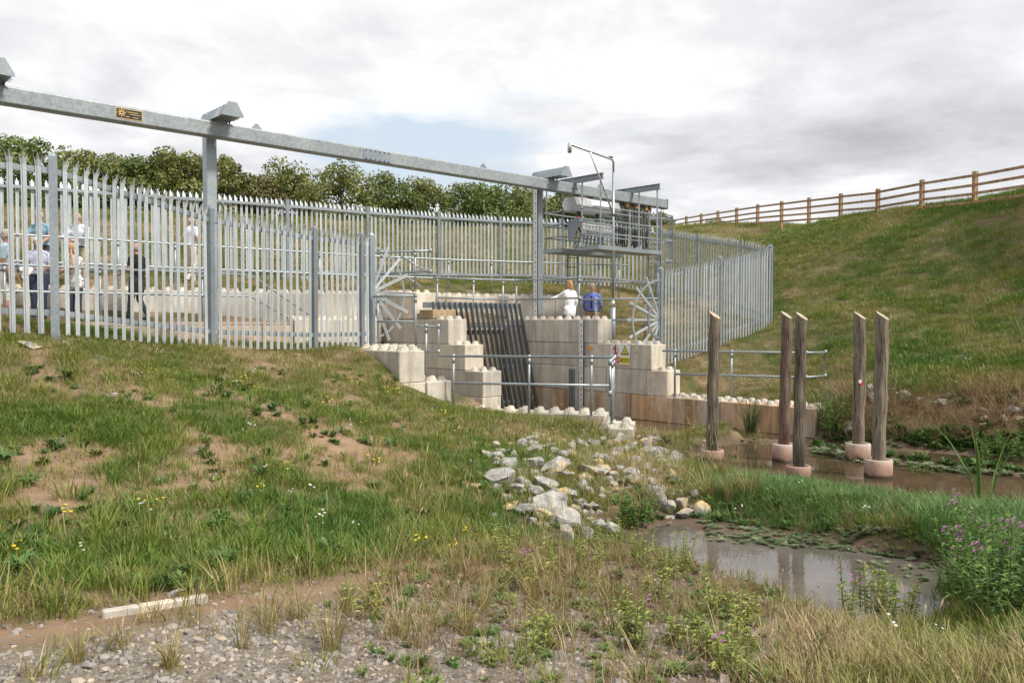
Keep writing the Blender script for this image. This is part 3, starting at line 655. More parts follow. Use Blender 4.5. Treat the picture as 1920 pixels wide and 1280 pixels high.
# ================================================================== TUBE HANDRAILS
def fit(mb, p, r=.034):
    mb.tube([Vector(p) - UP * .04, Vector(p) + UP * .04], r, 10)
def rail_set(label, runs, posts, r=.024, group='galvanised tube handrails'):
    """runs: polylines; posts: (top, foot)"""
    allp = [Vector(q) for rn in runs for q in rn]; base = min(allp, key=lambda q: q.y)
    h = thing('handrail', (base.x, base.y, min([Vector(q[1]).z for q in posts] + [base.z])), label, 'handrail', group)
    for rn in runs:
        b = MB(); b.tube(rn, r, 8)
        for q in rn[1:-1]:
            for k in range(1): b.tube([Vector(q) + UP * -.045, Vector(q) + UP * .045], r * 1.35, 8)
        b.build('rail', GALV, h, True)
    for t, f in posts:
        t, f = Vector(t), Vector(f); dd = (t - f).normalized(); po = MB().tube([f, t], r, 8).build('post', GALV, h, True)
        b = MB(); b.tube([t - dd * .13, t - dd * .03], r * 1.4, 8); b.tube([t - dd * .02, t + dd * .035], r * 1.5, 8); b.build('coupling', GALV, po, True)
        MB().tube([f, f + UP * .012], r * 2.2, 10).build('flange', GALV, po)
    return h
def at_line(p, q, x):         # point of the line p-q seen in pixel column x
    k = (x - 960) / F; t = (k * p.y - p.x) / ((q.x - p.x) - k * (q.y - p.y)); return p + (q - p) * t
# on the sill in front of the rack
a, c = pd(820, 667, 15.45), pd(1152, 673, 14.75); a.z = c.z = 1.68; am, cm = a.copy(), c.copy(); am.z = cm.z = 1.16
e = Vector((1.62, 13.2, 1.68)); em = e.copy(); em.z = 1.16
P1 = lambda x, zt: (lambda q: Vector((q.x, q.y, zt)))(at_line(a, c, x))
rail_set('tube handrail crossing in front of the trash rack with a looped end', [[a, c, e, em, cm], [P1(850, 1.16), cm]],
         [(P1(850, 1.68), P1(850, .58)), (P1(992, 1.68), P1(992, .58)), (P1(1109, 1.68), P1(1109, .58)), (c + (e - c) * .25, (c + (e - c) * .25) - UP * 1.1), (c + (e - c) * .62, (c + (e - c) * .62) - UP * 1.1)])
# upper loop beside the left fan
a, c = pd(699, 556, 17.0), pd(779, 556, 16.6); a.z = c.z = 2.87
rail_set('short tube handrail in front of the spiked fan on the mound', [[a, c], [a - UP * .53 + (c - a) * .1, c - UP * .53]], [(a + (c - a) * .12, a + (c - a) * .12 - UP * 1.05), (c, c - UP * 1.05)])
a, c = pd(781, 611, 15.9), pd(822, 611, 15.75); a.z = c.z = 2.25; c2 = c - UP * .5; a2 = at_line(a, c, 799); q = a2.copy(); q.z = 1.75
rail_set('small looped tube handrail on the lower half buried block', [[a, a2, c, c2, q]], [(a2, a2 - UP * 1.05)])
# right: along the low wall behind the timber posts
a, c = pd(1242, 654, 18.5), pd(1512, 660, 17.35); c3 = pd(1548, 657, 17.8); a.z = c.z = c3.z = 1.66; 
def dn(p, dz): return p - UP * dz
rail_set('tube handrail behind the timber posts with a looped end', [[a, c, c3, dn(c3, .53), dn(c, .53), dn(at_line(a, c, 1266), .53)]],
         [(at_line(a, c, x), dn(at_line(a, c, x), 1.07)) for x in (1266, 1372, 1506)])
# right: above the sign
a = pd(1086, 519, 20.75); a.z = 3.47; d0 = pd(968, 523, 22.35); d0.z = 3.47; d1 = pd(812, 516, 21.4); d1.z = 3.5
s1 = Vector((a.x, a.y, 2.9)); s2 = pd(1236, 559, 19.7); s2.z = 2.9
rail_set('tube handrail on the block wall above the warning sign', [[d0, a, dn(a, .53), dn(d0, .53)], [s1, s2], [dn(at_line(s1, s2, 1117), .53), dn(s2, .53)]],
         [(a, dn(a, 1.02)), (d0, dn(d0, 1.15)), (at_line(s1, s2, 1117), dn(at_line(s1, s2, 1117), 1.08)), (at_line(s1, s2, 1209), dn(at_line(s1, s2, 1209), 1.08))])
rail_set('tube handrail behind the top of the trash rack', [[d1, d0 - (d0 - d1) * .03], [dn(at_line(d1, d0, 820), .53), dn(d0 - (d0 - d1) * .03, .53)]],
         [(at_line(d1, d0, x), dn(at_line(d1, d0, x), 1.2)) for x in (820, 888, 943)])
# upper back rail
L3 = [pd(x, y, Y) for x, y, Y in ((-120, 432, 15.8), (32, 441, 16.9), (187, 450.7, 17.9), (379, 462, 19.4), (672, 480, 22.3), (841, 486, 23.9), (994, 494, 25.0), (1180, 505, 26.4))]
for q in L3: q.z = 4.17
rail_set('long tube handrail on the wall below the far bank', [L3, [dn(q, .56) for q in L3]], [(L3[0] + (L3[1] - L3[0]) * .5, dn(L3[0] + (L3[1] - L3[0]) * .5, 1.12))] + [(at_line(L3[i], L3[i + 1], x), dn(at_line(L3[i], L3[i + 1], x), 1.14)) for i, x in ((2, 223), (2, 330), (3, 470), (3, 600), (3, 655), (4, 769), (4, 841), (5, 921), (6, 1062), (6, 1122), (6, 1160))])
# walkway rail with the stair slope
L1 = [pd(x, y, Y) for x, y, Y in ((-150, 495, 13.9), (32, 500, 15.0), (187, 504, 16.1), (379, 512, 17.5), (470, 517, 18.3))]
for q in L1: q.z = 3.40
end = pd(582, 592, 19.4)
rail_set('tube handrail along the walkway sloping down at the steps', [L1 + [end], [dn(q, .49) for q in L1] + [dn(end, .35)]],
         [(at_line(L1[0], L1[1], 10), dn(at_line(L1[0], L1[1], 10), 1.07)), (L1[2], dn(L1[2], 1.07)), (L1[3], dn(L1[3], 1.07)), (L1[4], dn(L1[4], 1.07))])
a, c = pd(700, 483, 18.9), pd(807, 473, 18.6); a.z = 3.95; c.z = 3.98
rail_set('looped tube handrail behind the left spiked fan', [[a, c, dn(c, .48), dn(a, .5)], [pd(752, 480, 20), pd(804, 512, 20.2)], [pd(766, 522, 20), pd(793, 539, 20.2)]],
         [(at_line(a, c, 716), dn(at_line(a, c, 716), .95)), (at_line(a, c, 779), dn(at_line(a, c, 779), .93))])

# ================================================================== GANTRY BEAM
TB = R(46.9); BV = Vector((math.sin(TB), math.cos(TB), 0)); NV = Vector((math.cos(TB), -math.sin(TB), 0))
B0 = Vector((-5.70, 15.73, 0)); BT, BB = 6.20, 5.905
def bp(t, n=0, z=0): return B0 + BV * t + NV * n + UP * z
gb = thing('gantry', bp(0, -.5, 1.8), 'long galvanised box beam hung from cantilever columns above the fence', 'gantry')
x0, x1 = -8.5, 14.45
for i, (ta, tb_) in enumerate(((x0, 3.55), (3.56, x1))):
    b = MB(); hw = .125; r = .03; sec = []
    for cx, cz, a0 in ((hw - r, BT - r, 0), (-hw + r, BT - r, 90), (-hw + r, BB + r, 180), (hw - r, BB + r, 270)):
        for k in range(4):
            an = R(a0 + k * 30); sec.append((cx + r * math.cos(an), cz + r * math.sin(an)))
    b.prism([bp(ta, n_, z_) for n_, z_ in sec], BV * (tb_ - ta)); b.build('beam', BEAMG, gb)
MB().box(bp(3.55, .129, 6.05), BV * .36, NV * .006, UP * .115).build('splice_plate', GALVD, gb)
b = MB()
for i in range(6):
    for zz in (5.96, 6.14): b.tube([bp(3.25 + i * .12, .13, zz), bp(3.25 + i * .12, .15, zz)], .013, 6)
b.build('bolt', DARK, gb)
MB().box(bp(x1 + .012, 0, 6.05), BV * .012, NV * .14, UP * .16).build('end_plate', GALVD, gb)
for t in (.75, 6.8, 11.3):
    b = MB(); b.prism([bp(t - .13, 0, BT), bp(t + .13, 0, BT), bp(t + .03, 0, BT + .12), bp(t - .03, 0, BT + .12)], NV * .015); b.build('lifting_lug', GALVD, gb)
for t, zb in ((-3.80, 1.7), (.0, 1.82), (9.28, 1.6)):
    c = bp(t, -.52); hw = .108
    b = MB(); b.box(c + UP * ((zb + 6.46) / 2), BV * hw, NV * hw, UP * ((6.46 - zb) / 2)); col = b.build('column', GALV, gb); bevel(col, .02, 2)
    MB().box(c + UP * (zb + .02), BV * .22, NV * .22, UP * .02).build('base_plate', GALVD, col)
    b = MB()
    pr = lambda n_, w0, w1, z0, z1: [bp(t - w0, n_, z0), bp(t + w0, n_, z0), bp(t + w1, n_, z1), bp(t - w1, n_, z1)]
    b.prism(pr(-.65, .19, .07, 6.25, 6.49), NV * 1.22); br = b.build('bracket', GALV, gb); bevel(br, .008)
    for n_ in (.2, .34):
        MB().prism([bp(t - .235, n_, 6.24), bp(t + .235, n_, 6.24), bp(t + .09, n_, 6.485), bp(t - .09, n_, 6.485)], NV * .012).build('stiffener', GALV, br)
    b = MB(); b.prism([bp(t - .215, .57, 6.24), bp(t + .215, .57, 6.24), bp(t + .215, .57, 6.28), bp(t + .085, .57, 6.51), bp(t - .085, .57, 6.51), bp(t - .215, .57, 6.28)], NV * .015); b.build('end_cap', GALV, br)
    b = MB()
    for q in (-.16, .16):
        for n_ in (-.07, .07): b.tube([bp(t + q, n_, BT - .01), bp(t + q, n_, 6.28)], .016, 6)
    b.build('hanger_bolt', DARK, br)
def text_mesh(s, size, origin, xd, yd, mat, name, parent, align='LEFT', proud=.003, bold=0.0):
    cu = bpy.data.curves.new(name, 'FONT'); cu.body = s; cu.size = size; cu.align_x = align; cu.offset = bold
    to = bpy.data.objects.new(name, cu); COL.objects.link(to)
    me = bpy.data.meshes.new_from_object(to.evaluated_get(bpy.context.evaluated_depsgraph_get())); bpy.data.objects.remove(to); bpy.data.curves.remove(cu)
    xd, yd = Vector(xd).normalized(), Vector(yd).normalized(); zd = xd.cross(yd)
    Mx = Matrix((( xd.x, yd.x, zd.x, 0), (xd.y, yd.y, zd.y, 0), (xd.z, yd.z, zd.z, 0), (0, 0, 0, 1)))
    me.transform(Mx); me.materials.clear(); me.materials.append(mat)
    o = bpy.data.objects.new(name, me); link(o, parent); off = OFF[parent] if parent is not None else Vector((0, 0, 0))
    o.location = Vector(origin) + zd * proud - off; OFF[o] = Vector(origin); return o
# maker's plate
tpl = at_line(bp(-4, .125, 6.0), bp(14, .125, 6.0), 222); tpr = at_line(bp(-4, .125, 6.0), bp(14, .125, 6.0), 272)
t0 = (tpl - B0).dot(BV); t1 = (tpr - B0).dot(BV); tc_ = (t0 + t1) / 2; hl = (t1 - t0) / 2
np_ = MB().box(bp(tc_, .1275, 6.055), BV * hl, NV * .0025, UP * .092).build('nameplate', BRASS, gb)
MB().box(bp(tc_, .1300, 6.055), BV * (hl - .012), NV * .002, UP * .082).build('panel', BLACK, np_)
b = MB()
for k in range(8):
    an = k * math.pi / 4; cc = bp(t0 + .10, .133, 6.065); q = BV * math.cos(an) + UP * math.sin(an)
    b.box(cc + q * .042, q * .024, q.cross(NV) * .008, NV * .001)
b.build('emblem', BRASS, np_)
PW = 2 * hl - .20
text_mesh('LANDUSTRIE SNEEK BV', PW / 12.2, bp(t0 + .17, .133, 6.085), BV, UP, BRASS, 'lettering', np_, bold=.001)
text_mesh('SNEEK           HOLLAND', PW / 12.6, bp(t0 + .17, .133, 6.0), BV, UP, BRASS, 'lettering', np_, bold=.001)
MB().box(bp(tc_ + .10, .1330, 6.058), BV * (hl - .13), NV * .001, UP * .004).build('rule', BRASS, np_)
# ring emblem on the beam
b = MB(); cc = bp(10.1, .128, 6.05)
b.tube([cc + (BV * math.cos(R(a)) + UP * math.sin(R(a))) * .085 for a in range(0, 361, 24)], .007, 5); b.bar(cc - BV * .13, cc + BV * .13, .006, .022); b.build('emblem', DARK, gb)

# ================================================================== PLATFORM CAGE
pc = thing('maintenance_platform', bp(11.4, 0, 4.3), 'galvanised platform cage with two railed decks hung from the beam', 'platform')
TA, TC = 10.15, 12.7
for t in (TA, TC):
    b = MB(); z0, z1 = BT + .005, BT + .17
    for zz in (z0 + .008, z1 - .008): b.box(bp(t, 0, zz), NV * 1.12, BV * .05, UP * .008)
    b.box(bp(t, 0, (z0 + z1) / 2), NV * 1.12, BV * .006, UP * (z1 - z0 - .03) / 2); b.build('support_beam', GALVD, pc)
for sgn in (1, -1):
    na, nc = sgn * .36, sgn * 1.03
    dk = MB().box(bp((TA + TC) / 2 + .03, (na + nc) / 2, 4.36), BV * ((TC - TA) / 2 + .14), NV * .36, UP * .055).build('deck', GALV, pc)
    for t in (TA, TC):
        for n_ in (na, nc): MB().bar(bp(t, n_, 4.42), bp(t, n_, BT + .01), .042, .042).build('hanger', GALV, pc)
    for n_ in (na, nc):
        for zz in (4.75, 5.10, 5.46): MB().tube([bp(TA - .1, n_, zz), bp(TC + .12, n_, zz)], .020, 6).build('guard_rail', GALV, pc)
    for zz in (4.75, 5.10, 5.46): MB().tube([bp(TA - .1, na, zz), bp(TA - .1, nc, zz)], .020, 6).build('guard_rail', GALV, pc)
    MB().bar(bp((TA + TC) / 2, nc, 4.42), bp((TA + TC) / 2, nc, 5.46), .036, .036).build('hanger', GALV, pc)
# ladders with safety hoops
def ladder(label, c, wd, fd, z0, z1, hoops):
    ld = thing('ladder', (c.x, c.y, z0), label, 'ladder', 'fixed steel ladders')
    for s_ in (-1, 1): MB().bar(c + wd * .22 * s_ + UP * z0, c + wd * .22 * s_ + UP * z1, .065, .03, up=fd).build('stile', GALV, ld)
    z = z0 + .25
    while z < z1 - .1:
        MB().tube([c - wd * .22 + UP * z, c + wd * .22 + UP * z], .013, 6).build('rung', GALV, ld); z += .28
    if hoops:
        for zz in hoops:
            pts = [c + wd * (.34 * math.cos(R(a))) + fd * (.06 + .72 * math.sin(R(a))) + UP * zz for a in range(0, 181, 15)]
            b = MB()
            for i in range(len(pts) - 1): b.bar(pts[i], pts[i + 1], .008, .06)
            b.build('hoop', GALV, ld)
        for a in (40, 90, 140):
            q = c + wd * (.34 * math.cos(R(a))) + fd * (.06 + .715 * math.sin(R(a)))
            MB().bar(q + UP * hoops[0], q + UP * hoops[-1], .05, .008, up=fd).build('strap', GALV, ld)
    return ld
lc = bp(TC + .22, .78); ladder('caged steel ladder at the end of the hanging platform', lc, NV, BV, hz(lc.x, lc.y) - .05, 5.6, (4.15, 4.75, 5.48))
lc = bp(11.35, -.78) ; lc2 = bp(11.35, -1.1); ladder('open steel ladder below the rear deck of the platform', lc2, BV, -NV, hz(lc2.x, lc2.y) - .05, 4.4, None)

# trolley, rake and hoses
tl = thing('rake_trolley', bp(11, 0, 5.42), 'silver trolley box with a hanging perforated grab rake under the beam', 'trolley')
ta, tb_ = 10.0, 11.95
sec = [(-.17, 5.43), (.20, 5.43), (.30, 5.58), (.20, 5.82), (-.17, 5.82), (-.29, 5.62)]
bd = MB().prism([bp(ta, n_, z_) for n_, z_ in sec], BV * (tb_ - ta)).build('housing', STAIN, tl); bevel(bd, .01)
lbp = bp(10.75, .27, 5.655); lb_up = Vector(NV * -.10 + UP * .24).normalized()
MB().box(bp(11.05, .262, 5.70), BV * .42, lb_up * .075, lb_up.cross(BV) * .004).build('label_panel', WHITE, tl)
text_mesh('BGL 25060', .13, bp(10.70, .272, 5.655), BV, lb_up, PRINT, 'lettering', tl, proud=.006, bold=.002)
b = MB()
for t in (10.3, 10.9, 11.6): b.bar(bp(t, 0, 5.8), bp(t, 0, 5.92), .16, .1)
b.build('hanger', DARK, tl)
for t in (10.35, 11.15):
    MB().bar(bp(t, .05, 5.43), bp(t, .02, 4.95), .10, .05, up=NV).build('arm', DARK, tl)
for t in (10.22, 11.5):
    MB().prism([bp(t, -.28, 5.18), bp(t, .16, 5.26), bp(t, .30, 5.05), bp(t, .12, 4.95), bp(t, -.10, 4.62), bp(t, -.24, 4.62)], BV * .02).build('side_plate', GALVD, tl)
b = MB(); pts = [(.02 + .30 * math.cos(R(a)), 4.92 + .30 * math.sin(R(a))) for a in range(-25, 131, 12)]
for i in range(len(pts) - 1):
    q0, q1 = pts[i], pts[i + 1]; b.add([bp(10.24, *q0), bp(11.5, *q0), bp(11.5, *q1), bp(10.24, *q1)], [(0, 1, 2, 3)])
sh = b.build('perforated_shell', STAIN, tl, True)
b = MB()
for i in range(1, len(pts) - 1, 2):
    nx_, nz_ = (pts[i][0] - .02) / .3, (pts[i][1] - 4.92) / .3
    for k in range(8):
        cc = bp(10.36 + k * .145 + (.07 if i % 4 == 1 else 0), .02 + .304 * nx_, 4.92 + .304 * nz_); no = (NV * nx_ + UP * nz_); tt = BV; bb = no.cross(tt)
        b.add([cc + (tt * math.cos(R(a)) + bb * math.sin(R(a))) * .024 for a in range(0, 360, 60)], [tuple(range(6))])
b.build('hole', BLACK, sh)
for k in range(8):
    t = 10.30 + k * .16
    MB().tube([bp(t, -.05, 5.0), bp(t, .02, 4.85), bp(t, -.02, 4.62), bp(t, -.14, 4.42)], [.03, .034, .026, .014], 6).build('tine', GALVD, tl)
MB().tube([bp(10.26, .1, 5.22), bp(10.30, .1, 5.26)], .05, 8).build('marker', REDP, tl)
hs = thing('hose_festoon', bp(13, 0, 5.0), 'row of black hose loops hanging under the beam end', 'hoses')
for k in range(11):
    t = 12.12 + k * .155; zb = 4.60 + .05 * math.sin(k * 2.1)
    pts = []
    for a in range(0, 181, 15): pts.append(bp(t - .062 * math.cos(R(a)) * 1.0, .06 * math.sin(k * 1.7), zb + .09 - .09 * math.sin(R(a))))
    MB().tube([bp(t - .062, 0, 5.80)] + pts + [bp(t + .062, 0, 5.80)], .024, 6).build('hose', BLACK, hs, True)
    MB().box(bp(t, 0, 5.84), BV * .055, NV * .03, UP * .05).build('hook', ORNG if k % 3 == 0 else DARK, hs)

# ================================================================== CAMERA MAST, GAUGES, SIGN
ms = thing('sensor_mast', pd(1149, 637, 22.3), 'slim grey mast with a long braced arm and small cylindrical camera', 'mast')
mb_ = pd(1149, 640, 22.3); mb_.z -= .15
zt = pd(1150, 576, 22.3).z; zn = pd(1150, 566, 22.3).z; ztop = pd(1150, 300, 22.3).z; ze = pd(1150, 403, 22.3).z
MB().tube([mb_, (mb_.x, mb_.y, zt)], .078, 14).build('base_tube', GALV, ms, True)
MB().tube([(mb_.x, mb_.y, zt), (mb_.x, mb_.y, zn + .06)], [.078, .038], 14).build('collar', STAIN, ms, True)
MB().tube([(mb_.x, mb_.y, zn), (mb_.x, mb_.y, ztop - .35)], .037, 10).build('pole', GALV, ms, True)
tip = pd(1068, 266, 20.3); top = Vector((mb_.x, mb_.y, ztop)); tip.z = ztop
MB().tube([(mb_.x, mb_.y, ztop - .36), top - UP * .06, top + (tip - top).normalized() * .08, tip], .031, 10).build('arm', STAIN, ms, True)
MB().tube([Vector((mb_.x, mb_.y, ze)), top + (tip - top) * .56], .022, 8).build('brace', STAIN, ms, True)
MB().tube([tip + UP * .03, tip - UP * .04, tip - UP * .2], [.035, .052, .052], 12).build('camera_housing', STAIN, ms, True)
MB().tube([tip - UP * .2, tip - UP * .215], .05, 12).build('lens', BLACK, ms)
MB().box(top + (tip - top).normalized() * .16 + UP * .045, Vector((.05, .05, 0)), Vector((.02, -.02, 0)), UP * .018).build('clamp', BLACK, ms)
b = MB(); b.box(Vector((mb_.x, mb_.y, ze)), Vector((.09, 0, 0)), Vector((0, .05, 0)), UP * .02); b.build('clamp', DARK, ms)
def gauge(label, p, wd, zlo, zhi, first):
    g = thing('staff_gauge', (p.x, p.y, zlo), label, 'depth gauge', 'white staff gauge boards'); nr = Vector((wd.y, -wd.x, 0))
    c = Vector((p.x, p.y, (zlo + zhi) / 2)); W = .072
    MB().box(c, wd * W, nr * .012, UP * (zhi - zlo) / 2).build('board', WHITE, g)
    MB().box(c + wd * (W + .005), wd * .005, nr * .016, UP * (zhi - zlo) / 2).build('edge_strip', DARK, g)
    b = MB(); z = zlo + .02; k = 0; step = .135
    while z < zhi - .06:
        b.box(Vector((p.x, p.y, z)) + nr * .0135 + wd * (-.012), wd * .040, nr * .001, UP * .004)
        for q in range(1, 5): b.box(Vector((p.x, p.y, z + q * step / 5)) + nr * .0135 - wd * .048, wd * .010, nr * .001, UP * .004)
        z += step; k += 1
    b.build('graduation', PRINT, g)
    z = zlo + .035; d = first
    while z < zhi - .12:
        text_mesh(str(d % 10), .10, Vector((p.x, p.y, z)) + nr * .0135 + wd * .012, wd, UP, PRINT, 'numeral', g, 'CENTER', .001, .001); z += step; d += 1
    return g
pgl = sv(15.545, 0); pg = at_line(sv(15.56, -15), sv(15.56, -10), 1090)
gauge('white numbered staff gauge fixed to the block wall near the sign', pg, V2, .02, 2.38, 2)
cg = bp(9.28, -.52); gc = cg - BV * .125 - NV * .02; gauge('tall white numbered staff gauge beside the gantry column', at_line(cg - BV * .15 - NV * .3, cg - BV * .15 + NV * .3, 1004), NV, 2.3, pd(1004, 331, 22.2).z, 4)
uc = at_line(sv(15.55, -15), sv(15.55, -10), 1075)
ch = thing('guide_channel', (uc.x, uc.y, 0), 'upright steel guide channels on the wall beside the staff gauge', 'channel')
for q in (-.09, -.03, .04): MB().box(Vector((uc.x, uc.y, .55)) + V2 * q - U2 * .03, V2 * .012, U2 * .03, UP * .58).build('channel', GALVD, ch)
MB().box(Vector((uc.x, uc.y, .55)) + V2 * .12 - U2 * .01, V2 * .05, U2 * .012, UP * .58).build('backing_plate', CONC, ch)
# warning sign
sx0 = at_line(sv(15.57, -15), sv(15.57, -10), 1145.5); sx1 = at_line(sv(15.57, -15), sv(15.57, -10), 1181.5)
sc_ = (sx0 + sx1) / 2; sw_ = (sx1 - sx0).length / 2; szc = pd(1163, 665.5, sc_.y).z; sh_ = 17.8 * sc_.y / F; nr = -U2
sg = thing('warning_sign', (sc_.x, sc_.y, szc - sh_), 'white warning sign with red prohibition circle and yellow triangle', 'sign')
def spt(u, v, k=0.0): return Vector((sc_.x, sc_.y, szc)) + V2 * (u * sw_) + UP * (v * sh_) + nr * (.012 + k)
MB().box(spt(0, 0) - nr * .006, V2 * sw_, nr * .006, UP * sh_).build('board', WHITE, sg)
def ring(cu, cv, r0, r1, k, mat, name, a0=0, n=28):
    b = MB()
    for i in range(n):
        for j, rr in ((i, None),): pass
        A, B_ = 2 * math.pi * i / n, 2 * math.pi * (i + 1) / n
        q = lambda r_, an: spt(cu, cv, k) + V2 * r_ * math.cos(an) + UP * r_ * math.sin(an)
        b.add([q(r0, A), q(r1, A), q(r1, B_), q(r0, B_)], [(0, 1, 2, 3)])
    b.build(name, mat, sg)
rr = sw_ * .36
b = MB(); cc = spt(-.5, .48, .0015)      # walking figure
b.add([cc + V2 * .028 * math.cos(a * .7) + UP * (.10 + .028 * math.sin(a * .7)) for a in range(9)], [tuple(range(9))])
for p0, p1, wd in (((0, .07), (-.005, -.02), .042), ((0, -.02), (-.045, -.125), .022), ((0, -.02), (.045, -.125), .022), ((-.005, .06), (-.06, -.01), .016), ((.005, .06), (.06, .0), .016)):
    q0 = cc + V2 * p0[0] + UP * p0[1]; q1 = cc + V2 * p1[0] + UP * p1[1]; b.bar(q0, q1, wd, .0008, up=nr)
b.build('pictogram', PRINT, sg)
ring(-.5, .48, rr * .84, rr, .003, REDP, 'red_ring')
b = MB(); cc = spt(-.5, .48, .0032); dq = (V2 - UP).normalized(); b.bar(cc - dq * rr * .85, cc + dq * rr * .85, .026, .0008, up=nr); b.build('red_bar', REDP, sg)
def tri(s_, k, mat, name, dv=0.0):
    c0 = spt(.5, .43 + dv, k); MB().add([c0 + UP * s_ * .62, c0 - V2 * s_ * .56 - UP * s_ * .40, c0 + V2 * s_ * .56 - UP * s_ * .40], [(0, 1, 2)]).build(name, mat, sg)
tri(sw_ * .78, .0015, PRINT, 'black_triangle'); tri(sw_ * .55, .003, YELP, 'yellow_triangle', .01)
ring(.5, .38, sw_ * .075, sw_ * .115, .0045, PRINT, 'gear_symbol', n=12)
for (u0, u1, v0, v1, m, nm) in ((-.93, -.07, -.90, -.18, REDP, 'red_panel'), (.07, .93, -.90, -.18, YELP, 'yellow_panel')):
    c0 = spt((u0 + u1) / 2, (v0 + v1) / 2, .0012); MB().box(c0, V2 * sw_ * (u1 - u0) / 2, nr * .0012, UP * sh_ * (v1 - v0) / 2).build(nm, m, sg)
for i, s_ in enumerate(('No', 'unauthorised', 'access')): text_mesh(s_, .062, spt(-.5, -.36 - i * .215, .003), V2, UP, WHITE, 'lettering', sg, 'CENTER', .001, .001)
for i, s_ in enumerate(('Automatic', 'Machinery')): text_mesh(s_, .072, spt(.5, -.50 - i * .22, .003), V2, UP, PRINT, 'lettering', sg, 'CENTER', .001, .001)
dpt = at_line(sv(15.57, -15), sv(15.57, -10), 1108); dz = pd(1108, 653, dpt.y).z; b = MB()
b.add([Vector((dpt.x, dpt.y, dz)) - U2 * .006 + V2 * .045 * math.cos(R(a)) + UP * .062 * math.sin(R(a)) for a in range(0, 360, 30)], [tuple(range(12))]); o = b.build('survey_mark', ORNG); tag(o, 'small orange painted dot on the block wall left of the sign', 'mark')
ys = thing('warning_sign', pd(692, 592, 17.6), 'small yellow warning sign edge seen behind the left fence post', 'sign'); q = pd(692, 580, 17.6)
MB().box(q, Vector((.07, .03, 0)), Vector((-.003, .006, 0)), UP * .19).build('board', WHITE, ys); MB().box(q - UP * .07 + Vector((.004, -.01, 0)), Vector((.06, .026, 0)), Vector((-.002, .004, 0)), UP * .1).build('yellow_panel', YELP, ys)
MB().add([q + Vector((-.06, -.04, .03)), q + Vector((.06, .012, .03)), q + Vector((0, -.014, .15))], [(0, 1, 2)]).build('yellow_triangle', YELP, ys)

# ================================================================== TIMBER POSTS IN THE STREAM
def timber(px_, ytop, ybase, width_px, ped_top, Y, mat, label, lean=0.0, sl=(.5, -.42)):
    zt = pd(px_, ytop, Y).z; zp = pd(px_, ped_top, Y).z; X = pd(px_, ped_top, Y).x; r = width_px * Y / F / 2
    t = thing('timber_post', (X, Y, 0), label, 'post', 'timber posts standing in the stream')
    n = 20; b = MB(); rnd = random.Random(px_); rows = 14
    rings = []
    for i in range(rows + 1):
        z = zp - .02 + (zt - zp) * i / rows; ring_ = []
        cx = X + lean * (z - zp) + .008 * math.sin(i * 1.3 + px_); cy = Y + .008 * math.cos(i * 1.7)
        for k in range(n):
            a = 2 * math.pi * k / n; rad = r * (1.02 - .06 * i / rows) * (1 + .035 * math.sin(3 * a + i * .35 + px_) + .02 * math.sin(7 * a + px_)); x_, y_ = rad * math.cos(a), rad * math.sin(a)
            zz = z + (-(x_ * sl[0] + y_ * sl[1]) * 1.1 if i == rows else 0)
            ring_.append((cx + x_, cy + y_, zz))
        rings.append(ring_)
    vs = [p for g in rings for p in g]; fs = [(i * n + k, i * n + (k + 1) % n, (i + 1) * n + (k + 1) % n, (i + 1) * n + k) for i in range(rows) for k in range(n)]
    b.add(vs, fs, 0); b.add(rings[-1], [tuple(range(n))], 1)
    sh = b.build('shaft', [mat, CUTW], t); sh.data.polygons.foreach_set('use_smooth', [True] * (len(fs)) + [False])
    R2 = r * 2.08; b = MB(); m_ = 28; prof = [(R2, -.45), (R2, zp - .015), (R2 - .015, zp), (R2 - .045, zp), (R2 - .05, zp - .03), (0.01, zp - .035)]
    vs = [(X + q * math.cos(2 * math.pi * k / m_), Y + q * math.sin(2 * math.pi * k / m_), z) for q, z in prof for k in range(m_)]
    b.add(vs, [(i * m_ + k, i * m_ + (k + 1) % m_, (i + 1) * m_ + (k + 1) % m_, (i + 1) * m_ + k) for i in range(len(prof) - 1) for k in range(m_)])
    b.build('concrete_base', PEDM, t, True); return t, X, Y, r
timber(1335, 588, 862, 21, 842, 13.5, POSTD, 'timber post with black staining half hidden by dry grass', .012)
timber(1470, 588, 865, 20.5, 831, 13.4, POSTR, 'reddish timber post on a pink concrete base near the wall', .015)
timber(1497, 590, 890, 22, 872, 12.05, POSTD, 'mottled timber post rising beside the reddish one', .012)
p4 = timber(1609, 589, 865, 21.5, 830, 13.5, POSTW, 'grey timber post with a small red and white marker', .005)
timber(1647, 589, 895, 24, 860, 12.05, POSTW, 'pale knotted timber post with a slanted top over open water', .018)
q = pd(1612, 717, 13.48 - p4[3]); rm = thing('marker_tag', q, 'tiny red and white tag fixed to a grey timber post', 'tag')
MB().box(q + Vector((.0, -.012, .02)), Vector((.022, 0, 0)), Vector((0, .006, 0)), UP * .028).build('white_half', WHITE, rm); MB().box(q + Vector((.03, -.010, -.01)), Vector((.02, 0, 0)), Vector((0, .006, 0)), UP * .035).build('red_half', REDP, rm)

